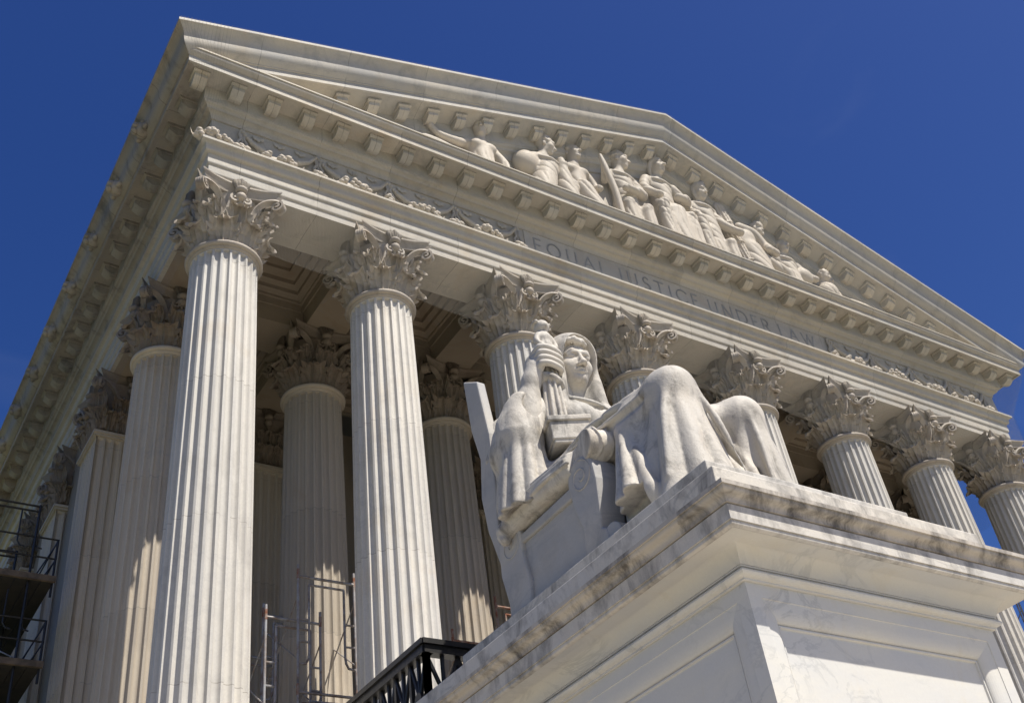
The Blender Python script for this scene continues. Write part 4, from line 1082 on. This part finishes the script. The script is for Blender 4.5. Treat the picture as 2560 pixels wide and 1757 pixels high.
# ------------------------------------------------------------------ sculptures on the gable's ledge
GZ = ZA + 2.53; GY = -.74
def ped_fig(name, label, x, build, lo, hi, h=.022, group='carved figures in the gable'):
    c = Clay((lo[0], lo[1], -.24), hi, h); build(c); c.wobble(.003, 7, int(abs(x)*10)); me = c.mesh(name, M_SCULPT)
    o = obj(name, me, None, (x, GY, GZ-.03)); return tag(o, label, 'sculpture', group)
def person(c, hd, hs, turn, hair, w=.40, bx=None, bare=False, pitch=0, arms=(), knees=(), tilt=0):
    """upper body of a carved figure; local frame: X along the ledge, Y: - is forward, Z up from the ledge; hd: head centre"""
    hx, hy, hz = hd; sz = hz-hs*.92; sy = hy+.09; bx = hx*.8 if bx is None else bx
    c.ell((hx, sy, sz-.20), (w*.80, .23, .34), .08, (0, tilt, 0)); c.cone((hx*.9+bx*.1, sy, sz-.35), (bx, sy-.02, -.2), .27, .36, .10)
    c.tube([(hx-w*.85, sy+.02, sz-.07-.4*math.sin(R(tilt))), (hx, sy+.02, sz+.06), (hx+w*.85, sy+.02, sz-.07+.4*math.sin(R(tilt)))], [.15, .17, .15], .06)
    if bare:
        for q in (-1, 1): c.ell((hx+q*.15, sy-.17, sz-.16), (.17, .10, .13), .05)
        c.ell((hx, sy-.15, sz-.46), (.20, .11, .20), .05)
    for pts, r in arms:
        n = len(pts); c.tube(pts, [r*(1.15-.45*i/(n-1)) for i in range(n)], .03); c.ell(pts[-1], (r*.85, r*.8, r*.7), .03)
    for kx, ky, kz in knees:
        c.cone((bx+.5*(kx-bx), sy-.05, kz*.8), (kx, ky, kz), .20, .145, .08); c.cone((kx, ky, kz), (kx+.03, ky+.03, -.2), .135, .19, .05)
    if not bare:                                   # cloth: rolled edge over the chest and slanting hollows
        c.tube([(hx-w*.72, sy-.10, sz+.03), (hx-.05, sy-.25, sz-.13), (hx+w*.74, sy-.12, sz-.02)], [.04, .05, .04], .025)
        c.crease(lambda x, y, z: 17*(.75*z+.65*(x-hx))+1.0*np.sin(3*x+2*z), .022, lambda x, y, z: np.clip((sz-.12-z)*8, 0, 1)*np.clip((z-.55)*4, 0, 1), 2.2)
    c.crease(lambda x, y, z: 19*x+1.6*np.sin(2.3*z+2*x), .026, lambda x, y, z: np.clip((.75-z)*4, 0, 1), 2.2)
    head(c, hd, hs, turn, hair, pitch=pitch)
def F1(c):
    person(c, (.15, -.10, 1.50), .50, -25, 'cap', .40, bare=True, arms=((((-.18, 0, 1.0), (-.50, -.12, .78), (-.95, -.15, .74), (-1.15, -.15, .92)), .10), (((.50, 0, 1.0), (.66, -.12, .62), (.62, -.25, .25)), .11)))
    c.tube([(-.1, 0, .3), (-.7, -.05, .42), (-1.3, -.1, .45), (-1.7, -.1, .2)], [.2, .17, .13, .08], .08)
ped_fig('reclining_sculpture', 'bare shouldered marble figure reclining with outstretched arm, beside the stooping figure', 5.10, F1, (-1.9, -.75, -.02), (1.1, .55, 1.95))
def F2(c):
    person(c, (.24, -.16, 1.78), .52, 62, 'cap', .36, bx=-.15, pitch=10, tilt=-14, arms=((((.46, -.05, 1.12), (.62, -.2, .85), (.82, -.25, .70)), .11),))
    c.ell((-.26, 0, 1.12), (.34, .25, .34), .06, (0, -32, 0)); c.ell((.80, -.2, .60), (.17, .14, .17), .03); c.ell((.70, -.22, .42), (.20, .16, .16), .03)
ped_fig('stooping_sculpture', 'draped marble figure in profile bending forward over a scroll', 6.75, F2, (-1.0, -.7, -.02), (1.15, .6, 2.3))
def F3(c):
    person(c, (.10, -.06, 2.03), .52, 18, 'short', .40, bare=True, pitch=-6, arms=((((.44, 0, 1.48), (.60, -.08, 1.08), (.50, -.30, .82)), .11), (((-.24, 0, 1.48), (-.36, -.06, 1.15), (-.36, -.26, 1.25)), .10)))
    c.cone((-.40, -.20, 1.42), (-.36, -.14, -.2), .09, .34, .05); c.cone((.1, -.2, .75), (.35, -.25, -.2), .2, .30, .06)
    c.crease(lambda x, y, z: 17*(x+.45*z)+1.0*np.sin(3*z), .028, lambda x, y, z: np.clip((1.15-z)*4, 0, 1), 2.2)
ped_fig('bare_chested_sculpture', 'bare chested marble figure with raised draped knee seated beside the figure with an upright roll', 7.75, F3, (-.9, -.75, -.02), (1.0, .6, 2.65))
def F4(c):
    person(c, (.12, -.08, 2.47), .56, 52, 'short', .44, arms=((((-.26, 0, 1.90), (-.50, -.12, 1.50), (-.58, -.30, 1.72)), .11), (((.50, 0, 1.88), (.60, -.14, 1.40), (.25, -.36, 1.18), (-.12, -.38, 1.15)), .12)), knees=((.45, -.30, .72), (-.1, -.30, .70)))
    c.tube([(-.66, -.32, 2.05), (-.62, -.34, 1.7), (-.52, -.38, .9), (-.46, -.38, -.1)], [.05, .075, .08, .08], .02)
ped_fig('figure_with_upright_roll', 'robed marble figure looking sideways and holding an upright roll', 9.17, F4, (-1.0, -.75, -.02), (1.0, .65, 3.15))
def F5(c):
    person(c, (0, -.05, 2.88), .58, 14, 'crown', .46, arms=((((-.42, 0, 2.28), (-.62, -.10, 1.80), (-.46, -.36, 1.42)), .13), (((.42, 0, 2.28), (.66, -.10, 1.84), (.34, -.40, 1.56), (.10, -.42, 1.50)), .13)), knees=((-.42, -.36, 1.12), (.40, -.36, .98)))
    c.cone((0, -.1, 1.0), (0, -.1, -.2), .40, .48, .1)
    c.crease(lambda x, y, z: 15*x+1.2*np.sin(2.6*z+2*x), .030, lambda x, y, z: np.clip((1.3-z)*4, 0, 1), 2.2)
ped_fig('crowned_sculpture', 'tall crowned marble figure enthroned at the very peak of the gable', 10.57, F5, (-1.0, -.75, -.02), (1.0, .7, 3.5))
def F6(c):
    person(c, (0, -.10, 2.50), .54, 8, 'helmet', .42, bx=.1, pitch=12, tilt=10, arms=((((.38, 0, 1.88), (.56, -.18, 1.45), (.80, -.34, 1.22)), .12), (((-.38, 0, 1.98), (-.60, -.10, 1.62), (-.52, -.30, 1.35)), .12)), knees=((-.45, -.30, 1.18), (.30, -.34, .62)))
ped_fig('helmeted_sculpture', 'helmeted marble figure looking down, next to the upright bundle of rods', 11.85, F6, (-1.0, -.75, -.02), (1.1, .65, 3.25))
def FB(c):
    c.cone((-.22, .0, 2.25), (.30, -.12, -.1), .17, .12, .03, folds=(11, .02, .02, 0, .1)); c.ell((-.25, 0, 2.32), (.14, .13, .18), .04); c.ell((-.29, 0, 2.52), (.08, .08, .13), .04)
    for t in (.22, .5, .75):
        p = lerp3((-.22, 0, 2.25), (.30, -.12, -.1), t); c.tube([(p[0]+.17*math.cos(a), p[1]+.17*math.sin(a), p[2]+.05*math.cos(a)) for a in np.linspace(0, 6.28, 11)], .022, .02)
ped_fig('bundle_of_rods', 'tied marble bundle of rods leaning beside the helmeted figure', 12.72, FB, (-.6, -.4, -.02), (.6, .35, 2.75))
def F7(c):
    c.ell((-.16, 0, 1.36), (.34, .27, .46), .08, (0, 22, 0)); c.cone((-.1, 0, 1.0), (.0, -.05, -.2), .34, .42, .10); c.cone((.1, -.1, .75), (.80, -.22, .42), .22, .18, .08); c.cone((.80, -.22, .42), (.86, -.2, -.2), .17, .2, .06)
    c.tube([(-.30, -.08, 1.76), (.08, -.16, 1.62), (.30, -.22, 1.22), (.24, -.36, 1.02)], [.14, .13, .12, .10], .03); c.tube([(.10, -.1, 1.70), (.42, -.16, 1.30), (.52, -.32, .98), (.22, -.38, .95)], [.12, .12, .11, .09], .03)
    c.crease(lambda x, y, z: 17*(x*.8+.5*z)+1.2*np.sin(2.4*z+x), .026, lambda x, y, z: np.clip((1.1-z)*4, 0, 1), 2.2); head(c, (.28, -.15, 1.86), .46, 50, 'cap', pitch=30)
ped_fig('crouching_sculpture', 'crouching marble figure with bowed head hugging its knee', 13.28, F7, (-.8, -.75, -.02), (1.25, .55, 2.3))
def F8(c):
    person(c, (-.02, -.05, 1.70), .48, 5, 'short', .36, arms=((((.34, 0, 1.18), (.52, -.1, .9), (.72, -.2, .72)), .11),)); c.ell((.42, -.06, .78), (.28, .22, .26), .05, (0, 30, 0))
ped_fig('sculpture_with_upright_head', 'marble figure with upright head and low wrapped body beside the crouching figure', 14.50, F8, (-.8, -.65, -.02), (1.1, .55, 2.15))
def F9(c):
    c.ell((-.38, -.15, .42), (.30, .24, .34), .06); c.ell((.06, .05, .55), (.28, .22, .34), .06); c.tube([(.25, -.1, .35), (.8, -.15, .30), (1.3, -.15, .2), (1.9, -.15, .1)], [.16, .17, .14, .1], .08)
    c.crease(lambda x, y, z: 15*(x+.5*z)+1.2*np.sin(3*z), .02, None, 2.2); head(c, (-.42, -.22, .95), .38, 25, 'short', pitch=18); head(c, (.06, .05, 1.14), .40, 0, 'short')
ped_fig('paired_heads_sculpture', 'two small marble heads close together above a low trailing cloth', 16.0, F9, (-.9, -.7, -.02), (2.1, .5, 1.5))
def F10(c):
    c.tube([(-1.2, 0, .15), (-.5, -.05, .20), (.3, -.05, .14), (1.1, -.02, .06)], [.12, .17, .13, .09], .1)
    for i in range(8): c.ell((-1.1+.3*i, -.12, .20-.02*i), (.13, .11, .10), .04)
    c.tube([(.15, .15, .1), (.55, .1, .50), (.62, .1, .60)], [.06, .05, .035], .03)
ped_fig('trailing_cloth_sculpture', 'low marble pile of cloth and a broken branch near the narrow end of the gable', 18.6, F10, (-1.6, -.45, -.02), (1.5, .45, .95))
def F0(c):
    g = np.random.default_rng(4)
    for i in range(16): c.ell((g.uniform(-.30, .34), g.uniform(-.2, .1), g.uniform(.05, .50)), g.uniform(.06, .11), .02)
    c.tube([(-.3, 0, .0), (-.42, -.05, .42), (-.52, 0, .66)], [.08, .07, .03], .03); c.ell((0, -.02, .12), (.36, .22, .26), .05); c.tube([(.2, -.1, .15), (.8, -.1, .12), (1.2, -.05, .02)], [.15, .12, .06], .06)
ped_fig('fruit_pile_sculpture', 'small marble heap of fruit and leaves alone on the gable ledge', 3.05, F0, (-.8, -.5, -.02), (1.6, .45, 1.1))

# ------------------------------------------------------------------ stair cheek wall and black lattice railing behind the pedestal
chk = MB().box((1.12, -3.70, 0), (3.99, -1.41, 5.40)).box((1.06, -3.742, 5.402), (4.05, -1.41, 5.52)).build('cheek_wall', M_PED)
tag(chk, 'marble stair cheek wall behind the statue pedestal', 'wall')
RL = empty('lattice_railing', (1.3, -3.0, 5.52), 'black iron lattice railing behind the pedestal', 'railing')
RT, RB = 6.68, 5.66
def rail_side(a, b):
    a = Vector((*a, 0)); b = Vector((*b, 0)); L = (b-a).length; d = (b-a)/L
    up = lambda p, z: (p.x, p.y, z)
    q = Matrix((d, Vector((-d.y, d.x, 0)), Vector((0, 0, 1)))).transposed()
    def bx(s0, s1, z0, z1, t, name):
        m = MB(); cc = a+d*((s0+s1)/2); m.obox((cc.x, cc.y, (z0+z1)/2), ((s1-s0)/2, t, (z1-z0)/2), q); m.build(name, M_IRON, RL)
    bx(-.08, L+.05, RT-.03, RT+.03, .10, 'top_rail'); bx(-.05, L+.03, RT-.12, RT-.032, .07, 'upper_rail'); bx(0, L, RB-.06, RB, .04, 'lower_rail')
    n = max(1, round(L/.38)); s = L/n
    for i in range(n):
        s0, s1 = i*s, (i+1)*s; z0, z1 = RB, RT-.12; cx, cz = (s0+s1)/2, (z0+z1)/2
        for (u0, w0, u1, w1) in ((s0, z0, s1, z1), (s0, z1, s1, z0), (cx, z0, cx, z1), (s0, cz, s1, cz)):
            p0 = a+d*u0; p1 = a+d*u1; MB().bar(up(p0, w0), up(p1, w1), .026, 6).build('lattice_bar', M_IRON, RL)
        pc = a+d*cx; m = MB(); m.bar(tuple(Vector(up(pc, cz))-q @ Vector((0, .035, 0))), tuple(Vector(up(pc, cz))+q @ Vector((0, .035, 0))), .075, 14); m.build('rosette', M_IRON, RL)
    for i in range(n+1):
        p = a+d*(i*s); w = .034 if i in (0, n) else .024; m = MB(); m.obox((p.x, p.y, (5.522+RT-.038)/2), (w, w, (RT-.038-5.522)/2), q); m.build('railing_post', M_IRON, RL)
rail_side((1.33, -3.66), (1.33, -1.50)); rail_side((1.33, -3.66), (3.75, -3.66))

# ------------------------------------------------------------------ scaffolding
def frame(parent, p, d, w, z0, h, ends=True, mat=M_STEEL):
    """walk-through scaffold frame: two legs, inner bent hoops, rungs; p: foot of the first leg, d: unit direction to the second"""
    p = Vector(p); d = Vector(d); P = lambda s, z: tuple(Vector((p.x, p.y, z0)) + d*s + Vector((0, 0, z)))
    m = MB()
    for s in (0, w): m.bar(P(s, 0), P(s, h+.18), .024, 8)
    m.bar(P(0, h-.03), P(w, h-.03), .024, 8)
    i = .19*w/1.0*1.0
    for a, sg in ((0, 1), (w, -1)):
        m.tube([P(a+sg*i, h-.16), P(a+sg*i, .62), P(a+sg*i*.93, .52), P(a+sg*i*.7, .44), P(a, .42)], .021, 7)
        for zz in (.80, 1.18): m.bar(P(a, zz), P(a+sg*i, zz), .018, 6)
    m.bar(P(i, h-.16), P(w-i, h-.16), .021, 7)
    o = m.build('frame', mat, parent, smooth=True, angle=50)
    if ends:
        for s in (0, w):
            MB().bar(P(s, h-.08), P(s, h+.10), .026, 8).build('rusty_coupling', M_RUST, o)
    return o
def brace(parent, a, b): MB().bar(a, b, .012, 6).build('cross_brace', M_STEEL, parent)
def scaffold(name, label, x, y, depth, w, z_levels, planks=(), dirx=(1, 0, 0), diry=(0, 1, 0), h=1.96, mat=M_STEEL):
    S = empty(name, (x, y, FLOOR), label, 'scaffold'); dx, dy = Vector(dirx), Vector(diry); b = Vector((x, y, 0))
    for z in z_levels:
        for k, dd in enumerate((0, depth)): frame(S, b+dy*dd, dirx, w, z, h, True, mat)
        for s in (0, w):
            a0 = b+dx*s; a1 = a0+dy*depth
            brace(S, (a0.x, a0.y, z+.5), (a1.x, a1.y, z+1.65)); brace(S, (a0.x+.02, a0.y, z+1.65), (a1.x+.02, a1.y, z+.5))
    for z in planks:
        n = max(3, int(w/.25))
        for k in range(n):
            s0 = w*(k+.04)/n; s1 = w*(k+.96)/n; p0 = b+dx*s0-dy*.15; p1 = b+dx*s1+dy*(depth+.15)
            MB().box((min(p0.x, p1.x), min(p0.y, p1.y), z), (max(p0.x, p1.x), max(p0.y, p1.y), z+.045)).build('plank', M_PLANK, S)
    return S
lv = lambda top, n, h=1.96: [top-h*(k+1) for k in range(n)]
# tower between the first two columns (top couplings at 10.43), and a lower bay behind it
scaffold('scaffold_tower', 'tall grey scaffold tower with rusty couplings between the first two columns', 2.07, 1.62, 1.5, 1.0, [z-.16 for z in lv(10.43, 3)], [8.02])
scaffold('low_scaffold', 'lower scaffold frame standing beside the tall scaffold tower', 1.58, 1.75, 1.5, .93, [z-.16 for z in lv(9.70, 3)], [])
scaffold('scaffold_behind_railing', 'rust tinted scaffold frame between the columns beyond the railing', 5.00, 1.75, .0+1.5, .95, [z-.16 for z in lv(9.75, 2)], [7.6], mat=M_RUST)
scaffold('scaffold_behind_throne', 'rust tinted scaffold frame behind the back of the throne', 5.95, 1.72, 1.5, 1.0, [z-.16 for z in lv(10.52, 3)], [], mat=M_RUST)
scaffold('far_scaffold', 'dark scaffold between the last two columns beyond the pedestal', 20.12, .55, 1.2, .6, [z-.16 for z in lv(12.4, 4)], [8.2], mat=M_STEEL)

LS = empty('flank_scaffold', (-1.8, 6.8, 0), 'dark plank decked scaffold beside the shaded flank wall', 'scaffold')
for z in (11.5, 9.9, 8.3, 6.7):
    for k in range(8):
        MB().box((-2.72+.215*k, 5.40, z-.045), (-2.72+.215*k+.205, 9.1, z)).build('plank', M_TARP, LS)
    MB().box((-2.74, 5.33, z-.05), (-.98, 5.395, z+.06)).build('toe_board', M_PLANK, LS)
for yy in (5.45, 7.3, 9.05):
    for xx in (-2.68, -1.42): MB().bar((xx, yy, .0), (xx, yy, 13.1 if xx < -2 else 13.0), .024, 8).build('standard', M_IRON, LS)
    for z in (12.97, 12.86): MB().bar((-2.75, yy, z), (-1.40, yy, z), .02, 8).build('ledger', M_IRON, LS)
for z in (11.5, 9.9, 8.3):
    MB().bar((-1.02, 5.45, z-.30), (-1.02, 5.45, z+.84), .022, 8).build('guard_post', M_IRON, LS); MB().bar((-1.02, 9.0, z-.30), (-1.02, 9.0, z+.84), .022, 8).build('guard_post', M_IRON, LS)
    for zz in (.84, .45): MB().bar((-2.75, 5.45, z+zz), (-1.0, 5.45, z+zz), .018, 8).build('guard_rail', M_IRON, LS)
    for zz in (.84, .45): MB().bar((-1.02, 5.45, z+zz), (-1.02, 9.0, z+zz), .015, 8).build('guard_rail', M_IRON, LS)
    MB().bar((-1.02, 5.45, z+.80), (-1.35, 5.47, z), .014, 6).build('brace', M_IRON, LS); MB().bar((-1.02, 5.45, z+.42), (-1.22, 5.47, z), .014, 6).build('brace', M_IRON, LS)
    MB().bar((-1.42, 5.45, z-1.5), (-2.68, 7.3, z-.1), .012, 6).build('brace', M_STEEL, LS)
    for xx in (-1.42, -1.72):
        MB().tube([(xx, 5.46, z+1.35), (xx, 5.46, z+.72), (xx+.05, 5.46, z+.64), (xx+.14, 5.46, z+.62)], .015, 7).build('hoop', M_IRON, LS)

# ------------------------------------------------------------------ bird netting stretched over the entablature
def net_material():
    m, n, l, b = nt('bird_net'); out = [x for x in n if x.type == 'OUTPUT_MATERIAL'][0]
    uv = n.new('ShaderNodeUVMap'); uv.uv_map = 'net'; sx = n.new('ShaderNodeSeparateXYZ'); l.new(uv.outputs[0], sx.inputs[0])
    th = []
    for i in (0, 1):
        d = n.new('ShaderNodeMath'); d.operation = 'DIVIDE'; l.new(sx.outputs[i], d.inputs[0]); d.inputs[1].default_value = .026
        f = n.new('ShaderNodeMath'); f.operation = 'FRACT'; l.new(d.outputs[0], f.inputs[0])
        g = n.new('ShaderNodeMath'); g.operation = 'LESS_THAN'; l.new(f.outputs[0], g.inputs[0]); g.inputs[1].default_value = .058; th.append(g.outputs[0])
    mx = n.new('ShaderNodeMath'); mx.operation = 'MAXIMUM'; l.new(th[0], mx.inputs[0]); l.new(th[1], mx.inputs[1])
    b.inputs['Base Color'].default_value = (.25, .235, .20, 1); b.inputs['Roughness'].default_value = .8
    tr = n.new('ShaderNodeBsdfTransparent'); ms = n.new('ShaderNodeMixShader')
    l.new(mx.outputs[0], ms.inputs[0]); l.new(tr.outputs[0], ms.inputs[1]); l.new(b.outputs[0], ms.inputs[2]); l.new(ms.outputs[0], out.inputs[0])
    return m
M_NET = net_material()
def net(name, label, rows, us):
    """rows: list of polylines (same length) from top to bottom; us: distance along each row"""
    nr, nc = len(rows), len(rows[0]); v = [p for r in rows for p in r]
    me = mesh(name, v, [(i*nc+k, i*nc+k+1, (i+1)*nc+k+1, (i+1)*nc+k) for i in range(nr-1) for k in range(nc-1)], M_NET)
    lay = me.uv_layers.new(name='net'); dn = [0.0]
    for a, b in zip(rows[:-1], rows[1:]): dn.append(dn[-1] + (Vector(a[nc//3])-Vector(b[nc//3])).length)
    for poly in me.polygons:
        for li in poly.loop_indices:
            vi = me.loops[li].vertex_index; lay.data[li].uv = (us[vi % nc], dn[vi//nc])
    return tag(obj(name, me), label, 'netting', 'bird nets')
S = sorted(set([-1.0+ (W+2.0)*k/60 for k in range(61)] + [XM]))
def clampx(x, e): return -e if x <= S[0]+1e-6 else (W+e if x >= S[-1]-1e-6 else min(max(x, -e), W+e))
def sag(x):
    i = max([k for k in range(8) if XC[k] <= x] or [0]); 
    if x <= 0 or x >= W: return 0
    a, b = XC[i], XC[min(i+1, 7)]; t = (x-a)/max(b-a, .01); return -.16*math.sin(math.pi*t)
rows = [[(clampx(x, 1.615), -1.625, ZA+2.725+K*(min(clampx(x, 1.6), W-clampx(x, 1.6))+1.6)) for x in S],
        [(clampx(x, 1.40), -1.405, ZA+2.36) for x in S], [(clampx(x, 1.30), -1.30, ZA+2.05) for x in S],
        [(clampx(x, .80), -.80, ZA+.86) for x in S], [(clampx(x, .79), -.79, ZA+.75) for x in S], [(clampx(x, .72), -.70+.25*math.sin(math.pi*((x % 3.0)/3.0))**2*0, ZA-1.44+sag(x)) for x in S]]
net('front_bird_net', 'fine bird net stretched down the front from gable edge to column necks', rows, S)
Y2 = [-1.0+.5*k for k in range(27)]
def ypos(y, e): return -e if y <= -1 else y
for side, nm, lb in ((-1, 'flank_bird_net', 'fine bird net hanging over the shaded flank cornice with lion heads'), (1, 'far_flank_bird_net', 'fine bird net hanging past the far end of the entablature')):
    def sx(p): return -p if side < 0 else W+p
    yy = Y2
    rows = [[(sx(1.62), ypos(y, 1.62), ZA+2.72) for y in yy], [(sx(1.33), ypos(y, 1.33), ZA+2.05) for y in yy], [(sx(.82), ypos(y, .82), ZA+.85) for y in yy], [(sx(.74), ypos(y, .72)+(.9 if y > 11.9 else 0), ZA-1.6) for y in yy]]
    net(nm, lb, rows, yy)
